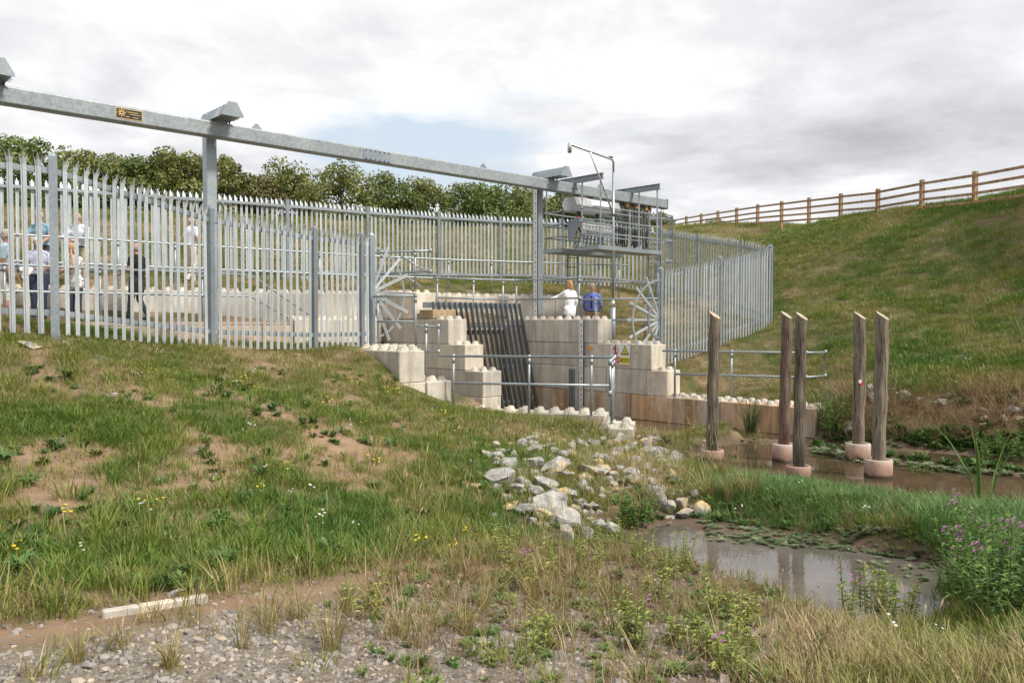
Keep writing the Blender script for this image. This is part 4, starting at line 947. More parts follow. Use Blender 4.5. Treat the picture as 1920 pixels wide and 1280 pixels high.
# ================================================================== FIELD FENCE ON THE CREST
ff = thing('post_and_rail_fence', (15.5, 27, 6.2), 'brown timber post and rail fence along the crest of the grassy bank', 'fence')
FP = []
for k in range(-3, 16):
    Y = 27 + 2.77 * k; a_ = .93985 + .0963 * k; x_ = 960 - 200 + 1000.0 / a_ if a_ > .3 else 0
    X = (x_ - 960) / F * Y; ky = np.interp(x_, [1240, 1274, 1419, 1571, 1644, 1727, 1824, 1920, 2100], [446, 441, 426.5, 416.7, 412.5, 400.5, 391.5, 379, 357])
    z = pd(x_, float(ky), Y).z; FP.append(Vector((X, Y, z)))
FPM = MB().box((0, 0, .5), Vector((.065, 0, 0)), Vector((0, .065, 0)), UP * .75).mesh('post', RAILW)
for i, p in enumerate(FP):
    place('post', FPM, ff, p, .2 + random.uniform(-.03, .03))
    if i < len(FP) - 1:
        q = FP[i + 1]; d = (q - p).normalized(); sd = Vector((-.09, -.01, 0))
        for h_ in (.22, .50, .79, 1.10): MB().bar(p + UP * (h_ + random.uniform(-.012, .012)) + sd, q + UP * (h_ + random.uniform(-.012, .012)) + sd, .038, .09).build('rail', RAILW, ff)

# ================================================================== KERB
kb = thing('kerb_stone', on(290, 1140), 'pale concrete edging kerb half buried between gravel and grass', 'kerb'); k0, k1 = on(190, 1158), on(388, 1128)
d = (k1 - k0); n3 = 3
for i in range(n3):
    a_, c_ = k0 + d * (i / n3 + .002), k0 + d * ((i + 1) / n3 - .002); o = MB().bar(a_ - UP * .015, c_ - UP * .015, .05, .11).build('kerb_unit', CONC, kb); bevel(o, .008)

# ================================================================== ROCKS
def rock_mesh(seed, n=2):
    rnd = np.random.default_rng(seed); b = bmesh.new(); bmesh.ops.create_icosphere(b, subdivisions=n, radius=1.0)
    pl = [(Vector(rnd.normal(size=3)).normalized(), rnd.uniform(.40, .80)) for _ in range(13)]
    for v in b.verts:
        p = v.co.copy()
        for nn, dd in pl:
            k = p.dot(nn)
            if k > dd: p -= nn * (k - dd) * .98
        v.co = p * (1 + .06 * math.sin(5 * p.x + seed) * math.cos(4 * p.y + seed * 2) + rnd.uniform(-.045, .045))
    me = bpy.data.meshes.new('rock'); b.to_mesh(me); b.free(); me.materials.append(ROCKM); return me
ROCKS = [rock_mesh(i, 3) for i in range(9)]; ROCKB = [rock_mesh(40 + i, 3) for i in range(4)]
def rock(x, y, wpx, hpx, label='pale grey limestone rock in the riprap heap beside the pool', group='limestone rocks of the riprap heap', mesh=None, flat=.75):
    p = on(x, y + hpx * .4); s_ = p.y / F
    w_ = wpx * s_ / 2 * 1.32; h_ = hpx * s_ / 2 * 1.1
    o = bpy.data.objects.new('rock', mesh or random.choice(ROCKS)); link(o); o.location = p + UP * h_ * .6
    o.rotation_euler = (random.uniform(-.35, .35), random.uniform(-.3, .3), random.uniform(0, 6.3)); o.scale = (w_ * 1.15, w_ * random.uniform(.85, 1.1), h_ * 1.35); tag(o, label, 'rock', group); return o
rock(1030, 938, 74, 46, 'large cream triangular slab of limestone in the rock heap', mesh=ROCKB[0]); rock(940, 896, 54, 32, 'rounded yellow ochre boulder at the left edge of the rock heap', mesh=ROCKB[1])
rock(1040, 872, 50, 40, 'grey and ochre boulder at the middle of the rock heap', mesh=ROCKB[2]); rock(1000, 843, 28, 20, 'small ochre boulder at the top of the rock heap', mesh=ROCKB[3])
for a in [(912, 852, 22, 16), (960, 870, 36, 20), (1003, 868, 26, 30), (985, 905, 26, 18), (1022, 905, 36, 26), (1000, 918, 30, 20), (980, 950, 42, 24), (1022, 972, 44, 28), (1068, 968, 54, 30), (1066, 998, 26, 34), (1102, 1002, 24, 24),
          (1126, 982, 26, 24), (1149, 988, 30, 22), (1105, 878, 62, 22), (1132, 880, 40, 20), (1100, 895, 30, 18), (1090, 912, 16, 30), (1128, 920, 14, 18), (1128, 935, 18, 14), (1155, 918, 14, 12), (1155, 852, 26, 22), (1175, 845, 24, 18),
          (1158, 870, 22, 14), (1210, 830, 24, 26), (1222, 848, 20, 18), (1212, 858, 26, 16), (1225, 830, 14, 14), (1240, 858, 24, 20), (1262, 862, 30, 28), (1205, 858, 14, 22), (1225, 885, 16, 12), (1116, 832, 26, 14), (1150, 830, 20, 14), (1180, 830, 26, 12),
          (1068, 838, 20, 20), (1072, 850, 22, 14), (1040, 845, 22, 18), (978, 832, 22, 14), (1000, 822, 34, 14), (1012, 815, 24, 12), (1052, 828, 18, 10), (1086, 826, 14, 10), (1106, 825, 16, 10), (1225, 925, 28, 36), (1240, 935, 20, 44), (1254, 952, 18, 26),
          (1280, 945, 24, 22), (1282, 963, 28, 18), (1320, 958, 30, 26), (1300, 952, 16, 14), (1302, 925, 16, 22), (1240, 916, 18, 22), (1262, 968, 12, 8), (893, 912, 16, 14), (1005, 890, 20, 16), (1148, 905, 20, 12), (1185, 880, 18, 14), (1200, 895, 20, 12), (1170, 900, 16, 10),
          (1088, 940, 22, 14), (1110, 950, 26, 14), (1075, 950, 16, 12), (1325, 868, 14, 10), (965, 852, 14, 14), (955, 845, 12, 10), (928, 868, 14, 10), (1060, 885, 16, 14), (1255, 992, 10, 6)]:
    rock(*a)
_rr = random.Random(5)
for i in range(115):
    t_ = _rr.random(); x_ = _rr.uniform(925, 1275); y_ = _rr.uniform(822, 905) if x_ > 1120 else _rr.uniform(828, 985)
    q_ = _rr.uniform(12, 30); rock(x_, y_, q_, q_ * _rr.uniform(.55, .9))
for a in [(1633, 730, 16, 24), (1638, 745, 18, 24), (1670, 733, 16, 12), (1682, 738, 12, 10), (1699, 739, 22, 14), (1778, 742, 16, 10), (1768, 755, 18, 12), (1755, 757, 12, 8), (1845, 785, 14, 12), (1858, 790, 14, 12), (1848, 797, 16, 12), (1885, 785, 14, 16),
          (1900, 770, 34, 14), (1875, 770, 14, 10), (1895, 750, 18, 10), (1915, 760, 14, 10), (1840, 766, 14, 8), (1850, 810, 14, 8), (1700, 810, 14, 8), (1592, 800, 26, 20), (1590, 810, 20, 12), (1660, 745, 14, 10), (1910, 785, 16, 12), (1725, 748, 14, 8)]:
    rock(*a, label='limestone rock among dead stems on the far stream bank', group='limestone rocks on the far bank')
for a in [(325, 1112, 30, 12), (58, 648, 40, 7), (205, 742, 30, 8), (160, 1030, 8, 6)]: rock(*a, label='pale stone lying loose in the grass of the mound', group='loose stones on the mound')

# ================================================================== PEOPLE
def cloth(name, c, pattern=None, c2=(0, 0, 0), scale=40):
    m, nt, B, N, L = nodes_of(name); tc = N('ShaderNodeTexCoord').outputs['Object']
    a, f = noise_ramp(N, L, tc, 7, [(0.3, tuple(x * .82 for x in c)), (0.7, tuple(min(1, x * 1.1) for x in c))], 4)
    if pattern == 'check':
        ck = N('ShaderNodeTexChecker'); ck.inputs['Scale'].default_value = scale; L(tc, ck.inputs['Vector']); ck.inputs['Color1'].default_value = (*c, 1); ck.inputs['Color2'].default_value = (*c2, 1); a = ck.outputs[0]
    elif pattern == 'blot':
        a2, _ = noise_ramp(N, L, tc, scale, [(0.48, c), (0.55, c2)], 2); a = a2
    L(a, B.inputs['Base Color']); B.inputs['Roughness'].default_value = .85; bump(N, L, B, f, .6, .03); return m
SKIN = cloth('skin', (.52, .30, .22)); SKIND = cloth('tanned_skin', (.42, .22, .14)); SHOE = cloth('dark_shoe', (.05, .045, .04))
HGREY = cloth('grey_hair', (.40, .38, .35)); HBLOND = cloth('blond_hair', (.42, .26, .12)); HWHITE = cloth('white_hair', (.58, .56, .52)); HBRN = cloth('brown_hair', (.22, .13, .075))
EYEM = mat_plain('eye_dark', (.03, .02, .02), .4); LIPM = mat_plain('lips', (.36, .13, .11), .6)
def capsule(bm, p0, p1, r0, r1, flat=1.0, fdir=None, seg=10):
    p0, p1 = Vector(p0), Vector(p1); d = p1 - p0; L_ = max(d.length, 1e-4); d.normalize(); a = d.orthogonal().normalized(); b_ = d.cross(a)
    prof = []
    for i in range(0, 5): an = -math.pi / 2 + i * math.pi / 8; prof.append((r0 * math.sin(an), r0 * math.cos(an)))
    for i in range(0, 5): an = i * math.pi / 8; prof.append((L_ + r1 * math.sin(an), r1 * math.cos(an)))
    rings = []
    for t, rr in prof[1:-1]:
        rg = []
        for k in range(seg):
            o_ = (a * math.cos(2 * math.pi * k / seg) + b_ * math.sin(2 * math.pi * k / seg)) * rr
            if fdir is not None: o_ -= fdir * o_.dot(fdir) * (1 - flat)
            rg.append(bm.verts.new(p0 + d * t + o_))
        rings.append(rg)
    e0 = bm.verts.new(p0 - d * r0); e1 = bm.verts.new(p1 + d * r1)
    for i in range(len(rings) - 1):
        for k in range(seg): bm.faces.new((rings[i][k], rings[i][(k + 1) % seg], rings[i + 1][(k + 1) % seg], rings[i + 1][k]))
    for k in range(seg): bm.faces.new((e0, rings[0][(k + 1) % seg], rings[0][k])); bm.faces.new((e1, rings[-1][k], rings[-1][(k + 1) % seg]))
def person(label, loc, face, H, mats, legs, arms, lean=0.0, sleeve='short', hem='long', hair=None, head_turn=0.0, female=False, head_tilt=0.0, tails=0.0, heavy=1.0, tie=None):
    """mats: shirt, trousers, shoes, skin. legs: [(knee, ankle)] offsets, arms: [(elbow, hand)] in units of H; local +y is the way the person faces"""
    fw = Vector((0, 1, 0)); P = []; h = H
    def V(x, y, z): return Vector((x * h, y * h + lean * max(0, z - .5) * h, z * h))
    hip = V(0, 0, .52); sw_, hw = (.095 if female else .108), (.052 if female else .05)
    sh = [V(-sw_, 0, .80), V(sw_, 0, .80)]
    def cap(p0, p1, r0, r1, lab, flat=1.0): P.append((p0, p1, r0 * h, r1 * h, lab, flat))
    cap(V(-.032, 0, .54), V(.032, 0, .54), .070 * heavy, .070 * heavy, 'hip', .85); cap(V(0, 0, .58), V(0, 0, .66), .078 * heavy, .080 * heavy, 'shirt', .78)
    cap(V(-.045, 0, .74), V(.045, 0, .74), .075, .075, 'shirt', .80); cap(V(0, 0, .64), V(0, 0, .76), .088 * heavy, .092, 'shirt', .70)
    cap(V(0, 0, .832), V(-sw_ * .92, 0, .805), .036, .034, 'shirt'); cap(V(0, 0, .832), V(sw_ * .92, 0, .805), .036, .034, 'shirt'); cap(V(0, .0, .83), V(0, .012, .885), .034, .031, 'skin')
    if tails: cap(V(-.03, 0, .50 - tails), V(.03, 0, .50 - tails), .082, .082, 'shirt', .8); cap(V(0, 0, .5 - tails), V(0, 0, .6), .088, .08, 'shirt', .8)
    hc = V(0, .018, .935); Rh = Matrix.Rotation(head_turn, 3, 'Z') @ Matrix.Rotation(head_tilt, 3, 'X'); hd = lambda x, y, z: hc + Rh @ Vector((x * h, y * h, z * h))
    cap(hd(0, -.008, .016), hd(0, .004, .010), .050, .047, 'skin'); cap(hd(0, .010, -.012), hd(0, .022, -.042), .040, .026, 'skin'); cap(hd(0, .048, .0), hd(0, .060, -.014), .007, .011, 'skin')
    for s_ in (-1, 1): cap(hd(s_ * .047, -.004, .006), hd(s_ * .050, -.008, -.014), .010, .007, 'skin'); cap(hd(s_ * .02, .044, .016), hd(s_ * .006, .047, .018), .007, .006, 'skin')
    for s_, (kn, an) in zip((-1, 1), legs):
        hp = V(s_ * hw, 0, .52); k_ = V(*kn) - Vector((0, lean * max(0, kn[2] - .5) * h, 0)); a_ = V(*an)
        cap(hp, k_, .062 * heavy, .040, 'thigh'); cap(k_, a_, .040 if hem != 'shorts' else .034, .026, 'shin'); d_ = Vector((0, .06 * h, -.018 * h)); cap(a_ + Vector((0, -.012 * h, -.018 * h)), a_ + d_ + Vector((0, .022 * h, -.004 * h)), .022, .018, 'shoe')
    hands = []
    for s_, sp_, (el, hn) in zip((-1, 1), sh, arms):
        e_, n_ = V(*el), V(*hn); cap(sp_, e_, .034, .027, 'uparm'); cap(e_, n_, .026, .017, 'forearm'); hands.append((e_, n_, s_))
    bm = bmesh.new()
    for p0, p1, r0, r1, lab, fl in P: capsule(bm, p0, p1, r0, r1, fl, fw if fl < 1 else None)
    me = bpy.data.meshes.new('tmp'); bm.to_mesh(me); bm.free(); to = bpy.data.objects.new('tmp', me); COL.objects.link(to)
    md = to.modifiers.new('r', 'REMESH'); md.mode = 'VOXEL'; md.voxel_size = .0145; m2 = to.modifiers.new('s', 'SMOOTH'); m2.iterations = 4; m2.factor = .5
    body = bpy.data.meshes.new_from_object(to.evaluated_get(bpy.context.evaluated_depsgraph_get())); bpy.data.objects.remove(to); bpy.data.meshes.remove(me)
    # hands: palm, four fingers and a thumb, joined to the body mesh
    hb = bmesh.new(); hb.from_mesh(body)
    for e_, n_, s_ in hands:
        d = (n_ - e_).normalized(); sd = d.cross(Vector((0, 0, 1)) if abs(d.z) < .8 else Vector((0, 1, 0))).normalized(); pn = sd.cross(d); c1 = n_ + d * .045 * h
        capsule(hb, n_ + d * .004, c1, .015 * h, .020 * h, .5, pn, 8)
        for q, ln in ((-.018, .038), (-.006, .046), (.006, .043), (.017, .034)):
            b0 = c1 + sd * q * h; b1 = b0 + d * ln * h * .5 + pn * .004 * h; capsule(hb, b0, b1, .0058 * h, .0052 * h, seg=6); capsule(hb, b1, b1 + (d * .75 + pn * .6) * ln * h * .5, .0052 * h, .0042 * h, seg=6)
        t0_ = n_ + d * .014 * h - sd * .017 * h; t1_ = t0_ + (d * .6 - sd * .7) * .026 * h; capsule(hb, t0_, t1_, .0068 * h, .006 * h, seg=6); capsule(hb, t1_, t1_ + d * .02 * h, .006 * h, .0045 * h, seg=6)
    hb.to_mesh(body); hb.free()
    body.materials.clear()
    for m in mats: body.materials.append(m)
    S = {'shirt': 0, 'hip': 1, 'thigh': 1, 'shin': 1, 'shoe': 2, 'skin': 3, 'uparm': 0, 'forearm': 0}
    if sleeve == 'short': S['forearm'] = 3
    if hem == 'shorts': S['shin'] = 3
    A = np.array([p[0] for p in P]); Bv = np.array([p[1] for p in P]); rad = np.array([(p[2] + p[3]) / 2 for p in P]); E = Bv - A; EE = np.maximum((E * E).sum(1), 1e-9)
    cen = np.empty(len(body.polygons) * 3); body.polygons.foreach_get('center', cen); cen = cen.reshape(-1, 3)
    t = np.clip(((cen[:, None] - A[None]) * E[None]).sum(2) / EE[None], 0, 1); dist = np.linalg.norm(cen[:, None] - (A[None] + t[..., None] * E[None]), axis=2) - rad[None]; bi = dist.argmin(1)
    lab = [P[i][4] for i in bi]; idx = np.array([S[l] for l in lab]); belt = (.555 if not tails else .0) * h
    core = np.array([l in ('shirt', 'hip') for l in lab]); idx = np.where(core, np.where(cen[:, 2] > belt, 0, 1), idx) if not tails else np.where(np.array([l == 'hip' for l in lab]), 0, idx)
    for e_, n_, s_ in hands: idx = np.where(np.linalg.norm(cen - np.array(n_ + (n_ - e_).normalized() * .05 * h), axis=1) < .062 * h, 3, idx)
    if sleeve == 'short':
        for e_, n_, s_ in hands: idx = np.where((np.linalg.norm(cen - np.array(e_), axis=1) < .05 * h) & np.array([l in ('uparm', 'forearm') for l in lab]), 3, idx)
    body.polygons.foreach_set('material_index', idx.astype(np.int32)); body.polygons.foreach_set('use_smooth', [True] * len(body.polygons)); body.update()
    t_ = thing('person', loc, label, 'person'); t_.rotation_euler = (0, 0, face)
    bo = bpy.data.objects.new('body', body); link(bo, t_)
    def kid(name, bmk, mat):
        m_ = bpy.data.meshes.new(name); bmk.to_mesh(m_); bmk.free(); m_.materials.append(mat); m_.polygons.foreach_set('use_smooth', [True] * len(m_.polygons)); o_ = bpy.data.objects.new(name, m_); link(o_, t_); return o_
    k = bmesh.new()
    for s_ in (-1, 1): capsule(k, hd(s_ * .019, .047, .008), hd(s_ * .023, .047, .008), .0055 * h, .0055 * h, seg=6)
    kid('eyes', k, EYEM); k = bmesh.new(); capsule(k, hd(-.012, .046, -.030), hd(.012, .046, -.030), .004 * h, .004 * h, seg=6); kid('mouth', k, LIPM)
    if hair:
        k = bmesh.new(); mat, style = hair
        if style == 'bald':
            for a_ in range(-150, 151, 20):
                an = R(a_ + 180); 
                if abs(a_) < 105: capsule(k, hd(.045 * math.sin(an), .048 * math.cos(an) - .006, .008), hd(.044 * math.sin(an), .046 * math.cos(an) - .006, -.022), .010 * h, .008 * h, seg=6)
        else:
            capsule(k, hd(0, -.016, .028), hd(0, .004, .030), .050 * h, .047 * h); capsule(k, hd(0, -.026, .0), hd(0, -.024, -.02), .046 * h, .040 * h)
            for s_ in (-1, 1): capsule(k, hd(s_ * .040, -.010, .02), hd(s_ * .040, -.014, -.012), .014 * h, .012 * h)
            if style == 'long':
                capsule(k, hd(0, -.034, .0), hd(0, -.036, -.075), .046 * h, .034 * h)
                for s_ in (-1, 1): capsule(k, hd(s_ * .036, -.012, .0), hd(s_ * .036, -.020, -.06), .020 * h, .016 * h)
            elif style == 'bob':
                for s_ in (-1, 1): capsule(k, hd(s_ * .042, -.006, .015), hd(s_ * .044, -.004, -.035), .020 * h, .018 * h)
                capsule(k, hd(0, -.034, 0), hd(0, -.034, -.038), .044 * h, .038 * h)
        kid('hair', k, mat)
    if not tails and hem != 'none':
        k = bmesh.new(); n = 22; rg = []
        for z_ in (.548, .566):
            rg.append([k.verts.new(Vector(((.032 + .076 * heavy * 1.02) * math.cos(2 * math.pi * i / n) * h, .0685 * heavy * math.sin(2 * math.pi * i / n) * h + lean * .06 * h, z_ * h))) for i in range(n)])
        for i in range(n): k.faces.new((rg[0][i], rg[0][(i + 1) % n], rg[1][(i + 1) % n], rg[1][i]))
        kid('belt', k, SHOE)
    if tie:
        k = bmesh.new(); capsule(k, V(0, .056, .80), V(0, .070, .76), .010 * h, .013 * h, .5, fw, 6); capsule(k, V(0, .070, .76), V(0, .076, .615), .013 * h, .018 * h, .4, fw, 6); kid('tie', k, tie)
    return t_
STD = [((-.05, .012, .285), (-.055, 0, .045)), ((.05, .012, .285), (.055, 0, .045))]
WALK = [((-.05, .06, .29), (-.05, .10, .05)), ((.05, .02, .285), (.05, -.12, .06))]
shirt_chk = cloth('pale_blue_check', (.62, .74, .78), 'check', (.30, .50, .58), 55); shirt_nav = cloth('navy_check', (.72, .73, .78), 'check', (.10, .13, .34), 52)
polo = cloth('blue_polo', (.22, .36, .45)); lshirt = cloth('pale_blue_shirt', (.62, .70, .78)); wpat = cloth('white_print_top', (.72, .70, .68), 'blot', (.36, .36, .38), 14)
blk_ = cloth('black_shirt', (.012, .012, .016)); wsh = cloth('white_shirt', (.78, .82, .88)); whit = cloth('white_tunic', (.82, .80, .84)); bshirt = cloth('blue_shirt', (.16, .21, .56))
navy = cloth('navy_trousers', (.025, .035, .07)); jean = cloth('dark_jeans', (.04, .055, .09)); khaki = cloth('khaki_trousers', (.46, .40, .28)); grey_t = cloth('dark_grey_trousers', (.06, .055, .055)); cream = cloth('cream_trousers', (.62, .55, .45)); creams = cloth('cream_shorts', (.70, .64, .55)); tan_t = cloth('tan_trousers', (.32, .20, .11)); navytie = cloth('navy_tie', (.015, .02, .07))
def stand(x, Y, z): return Vector(((x - 960) / F * Y, Y, z))
SLZ = 2.338
person('man in a pale checked shirt and cream shorts standing on the walkway', stand(14, 15.25, SLZ), R(-75), 1.74, [shirt_chk, creams, SHOE, SKIND], STD, [((-.13, .0, .64), (-.10, .08, .49)), ((.13, .01, .64), (.11, .07, .49))], hem='shorts', hair=(HGREY, 'short'), heavy=1.1)
person('man in a navy checked shirt holding a white paper at the rail', stand(74, 16.6, SLZ), R(195), 1.74, [shirt_nav, navy, SHOE, SKIN], STD, [((-.14, .04, .65), (-.06, .15, .62)), ((.145, .03, .65), (.12, .16, .60))], hair=(HWHITE, 'short'), heavy=1.12, head_tilt=-.15)
person('man in a blue polo shirt leaning on the upper handrail', stand(84, 18.35, 3.09), R(180), 1.74, [polo, grey_t, SHOE, SKIN], STD, [((-.16, .09, .68), (-.11, .17, .60)), ((.16, .09, .68), (.12, .17, .60))], lean=.16, hair=(HGREY, 'short'), heavy=1.1, head_tilt=-.35)
person('bald man in a pale blue shirt with arms folded on the upper handrail', stand(153, 18.75, 3.09), R(185), 1.76, [lshirt, khaki, SHOE, SKIN], STD, [((-.15, .12, .66), (.02, .17, .62)), ((.15, .12, .66), (-.02, .19, .62))], lean=.18, sleeve='long', hair=(HGREY, 'bald'), heavy=1.08, head_tilt=-.4)
person('blonde woman in a white printed top resting her chin on her hand', stand(143, 17.0, SLZ), R(170), 1.64, [wpat, jean, SHOE, SKIN], STD, [((-.12, .14, .68), (-.035, .075, .87)), ((.13, .07, .64), (-.02, .15, .66))], lean=.1, hair=(HBLOND, 'bob'), female=True, tails=.02, head_turn=-.5)
person('bald man in a black shirt walking along the rail', stand(259, 17.5, SLZ), R(72), 1.71, [blk_, grey_t, SHOE, SKIN], WALK, [((-.13, .02, .66), (-.10, .16, .61)), ((.13, -.03, .65), (.12, .06, .56))], hair=(HGREY, 'bald'), heavy=1.15)
person('man in a white shirt and cream trousers walking away on the upper level', stand(360, 20.4, hz(*stand(360, 20.4, 0)[:2])), R(-25), 1.68, [wsh, cream, SHOE, SKIN], WALK, [((-.13, -.02, .65), (-.12, .05, .52)), ((.13, .0, .65), (.13, .04, .50))], hair=(HWHITE, 'bald'))
person('fair haired woman in a white tunic reaching for the handrail', stand(1068, 22.15, 1.80), R(28), 1.66, [whit, navy, SHOE, SKIN], STD, [((-.17, .10, .735), (-.34, .12, .685)), ((.13, -.01, .64), (.12, .05, .50))], sleeve='long', hair=(HBLOND, 'long'), female=True, tails=.03, heavy=1.05, head_turn=.35)
person('man in a blue shirt and dark tie behind the block wall', stand(1110, 22.75, 1.64), R(168), 1.77, [bshirt, tan_t, SHOE, SKIN], STD, [((-.145, -.03, .65), (-.10, -.09, .54)), ((.145, -.03, .65), (.10, -.09, .54))], sleeve='long', hair=(HGREY, 'short'), tie=navytie, head_turn=.3, heavy=1.05)
pp = stand(49, 16.25, 3.32); b = MB(); b.prism([pp + Vector((-.12, 0, .12)), pp + Vector((-.06, -.01, -.10)), pp + Vector((.16, .04, .02)), pp + Vector((.10, .05, .20))], (0, .003, 0)); o = b.build('paper_sheet', WHITE); tag(o, 'white sheet of paper in the hand of the checked shirt man', 'paper')

# ================================================================== TREES
def leaf_crown(blobs, n, size, seed, mats):
    rnd = np.random.default_rng(seed); w_ = np.array([b[3] ** 2 for b in blobs]); w_ /= w_.sum(); ch = rnd.choice(len(blobs), n, p=w_)
    d = rnd.normal(size=(n, 3)); d /= np.linalg.norm(d, axis=1)[:, None]; bl = np.array(blobs)[ch]
    rad = bl[:, 3] * (rnd.uniform(.25, 1.0, n) ** .45); pos = bl[:, :3] + d * rad[:, None] * np.array([1, 1, .85])
    nr = d + rnd.normal(size=(n, 3)) * .6; nr /= np.linalg.norm(nr, axis=1)[:, None]; a = np.cross(nr, rnd.normal(size=(n, 3))); a /= np.linalg.norm(a, axis=1)[:, None]; b_ = np.cross(nr, a)
    s_ = (size * rnd.uniform(.6, 1.35, n))[:, None]
    V = np.stack([pos - a * s_, pos - b_ * s_ * .55, pos + a * s_, pos + b_ * s_ * .55], 1).reshape(-1, 3).astype(np.float32); Fc = np.arange(n * 4, dtype=np.int32)
    return V, Fc
def quads_mesh(name, V, mat):
    me = bpy.data.meshes.new(name); n = len(V) // 4; me.vertices.add(len(V)); me.vertices.foreach_set('co', V.astype(np.float32).ravel()); me.loops.add(len(V)); me.loops.foreach_set('vertex_index', np.arange(len(V), dtype=np.int32))
    me.polygons.add(n); me.polygons.foreach_set('loop_start', np.arange(0, n * 4, 4, dtype=np.int32)); me.update(calc_edges=True); me.materials.append(mat); return me
def tree(px_, ytop, wpx, Y, kind, label, seed, group='trees beyond the far bank', zb=None, n=8500):
    rnd = random.Random(seed); X = (px_ - 960) / F * Y; zt = pd(px_, ytop, Y).z; zb = hz(X, Y) if zb is None else zb; wd = wpx * 1.12 * Y / F / 2 * (.85 + .3 * rnd.random()); hgt = zt - zb
    t = thing('tree', (X, Y, zb), label, 'tree', group); blobs = []
    nb = 20
    for i in range(nb):
        a = rnd.uniform(0, 6.28); f = rnd.uniform(.04, .93); ww = wd * (1.0 if f < .55 else 1 - (f - .55) * 1.45); q = rnd.uniform(.15, .82) * ww
        blobs.append((q * math.cos(a), q * math.sin(a), hgt * f, rnd.uniform(.30, .48) * wd * (1.1 - .45 * f)))
    blobs.append((0, 0, hgt * .88, wd * .26))
    for i in range(16):
        a = rnd.uniform(0, 6.28); q = rnd.uniform(.05, .95) * wd; zt_ = hgt * rnd.uniform(.78, 1.02) * (1 - .38 * q / wd); r0 = wd * rnd.uniform(.07, .13)
        blobs += [(q * math.cos(a), q * math.sin(a), zt_ - r0 * 1.1, r0 * 1.4), (q * math.cos(a), q * math.sin(a), zt_, r0)]
    V, Fc = leaf_crown(blobs, n, .085, seed, None); o = bpy.data.objects.new('crown', quads_mesh('crown', V, TREEL[kind])); link(o, t)
    b = MB(); b.tube([(0, 0, -.3), (.05, .02, hgt * .3), (.0, .05, hgt * .6), (.03, 0, hgt * .85)], [.13, .10, .06, .02], 7)
    for bl in blobs[:9]: b.tube([(.03, .03, hgt * rnd.uniform(.2, .5)), (bl[0] * .5, bl[1] * .5, bl[2] * .85), bl[:3]], [.05, .03, .012], 5)
    me = b.mesh('trunk', BARK); o = bpy.data.objects.new('trunk', me); link(o, t); return t
KL = ('mid green bushy tree', 'olive green bushy tree', 'dark brownish green tree')
for i, (x_, y_, w_, Y_, k_) in enumerate([(-60, 285, 150, 33, 0), (40, 252, 170, 34, 0), (112, 292, 175, 35, 0), (165, 282, 150, 37, 1), (212, 306, 150, 38, 0), (252, 298, 150, 39, 0), (310, 280, 130, 39, 1), (362, 292, 150, 40, 1), (428, 287, 130, 41, 1), (490, 328, 130, 42, 2), (560, 306, 150, 43, 1), (640, 310, 170, 43, 1), (735, 328, 150, 45, 0), (800, 334, 150, 46, 1), (870, 345, 150, 47, 0), (935, 352, 150, 47, 0), (1000, 356, 140, 48, 1), (1060, 352, 140, 49, 0), (1130, 372, 130, 50, 0), (1190, 388, 110, 52, 2), (1238, 402, 70, 54, 0)]):
    xg = (x_ - 960) / F * Y_; base = min(hz(xg, Y_), pd(x_, 420, Y_).z - .6)
    _xs = [40, 112, 165, 212, 252, 310, 362] if x_ < 400 else [428, 490, 560, 640, 735, 800, 870, 935, 1000, 1060, 1130, 1190, 1238]
    if x_ < 400: _xs = _xs[::-1]
    nth = 'first second third fourth fifth sixth seventh eighth ninth tenth eleventh twelfth thirteenth'.split()[_xs.index(x_)] if x_ in _xs else 'eighth'
    where = ['behind the gantry beam', 'left of the gantry column', 'right of the gantry column'][0 if 640 < x_ < 1250 else 1 if x_ < 400 else 2]
    tree(x_, y_, w_, Y_, k_, KL[k_] + ' behind the far fence, ' + nth + (' leftwards' if x_ < 400 else ' rightwards') + ' from the plain gantry column', 100 + i, zb=base)
tree(1340, 411, 60, 58, 0, 'small dark bush showing between the rails of the crest fence', 150, group='bushes behind the crest fence', n=1800); tree(1268, 418, 34, 60, 0, 'tiny dark bush at the far end of the crest fence', 151, group='bushes behind the crest fence', n=900)

# ================================================================== VEGETATION
PROTO = {}
def proto_coll(name, meshes):
    c = bpy.data.collections.new(name)
    for i, me in enumerate(meshes):
        o = bpy.data.objects.new('%s_%02d' % (name, i), me); c.objects.link(o)
    return c
def gn_group(coll):
    ng = bpy.data.node_groups.new('scatter', 'GeometryNodeTree')
    ng.interface.new_socket('Geometry', in_out='INPUT', socket_type='NodeSocketGeometry'); ng.interface.new_socket('Geometry', in_out='OUTPUT', socket_type='NodeSocketGeometry')
    N = ng.nodes.new; L = ng.links.new; gi = N('NodeGroupInput'); go = N('NodeGroupOutput')
    ci = N('GeometryNodeCollectionInfo'); ci.inputs['Collection'].default_value = coll; ci.inputs['Separate Children'].default_value = True; ci.inputs['Reset Children'].default_value = True
    ip = N('GeometryNodeInstanceOnPoints'); ip.inputs['Pick Instance'].default_value = True
    def att(n, t):
        a = N('GeometryNodeInputNamedAttribute'); a.data_type = t; a.inputs['Name'].default_value = n; return a.outputs['Attribute']
    L(gi.outputs[0], ip.inputs['Points']); L(ci.outputs[0], ip.inputs['Instance']); L(att('idx', 'INT'), ip.inputs['Instance Index'])
    e2r = N('FunctionNodeEulerToRotation'); L(att('rot', 'FLOAT_VECTOR'), e2r.inputs[0]); L(e2r.outputs[0], ip.inputs['Rotation']); L(att('scl', 'FLOAT_VECTOR'), ip.inputs['Scale'])
    L(ip.outputs[0], go.inputs[0]); return ng
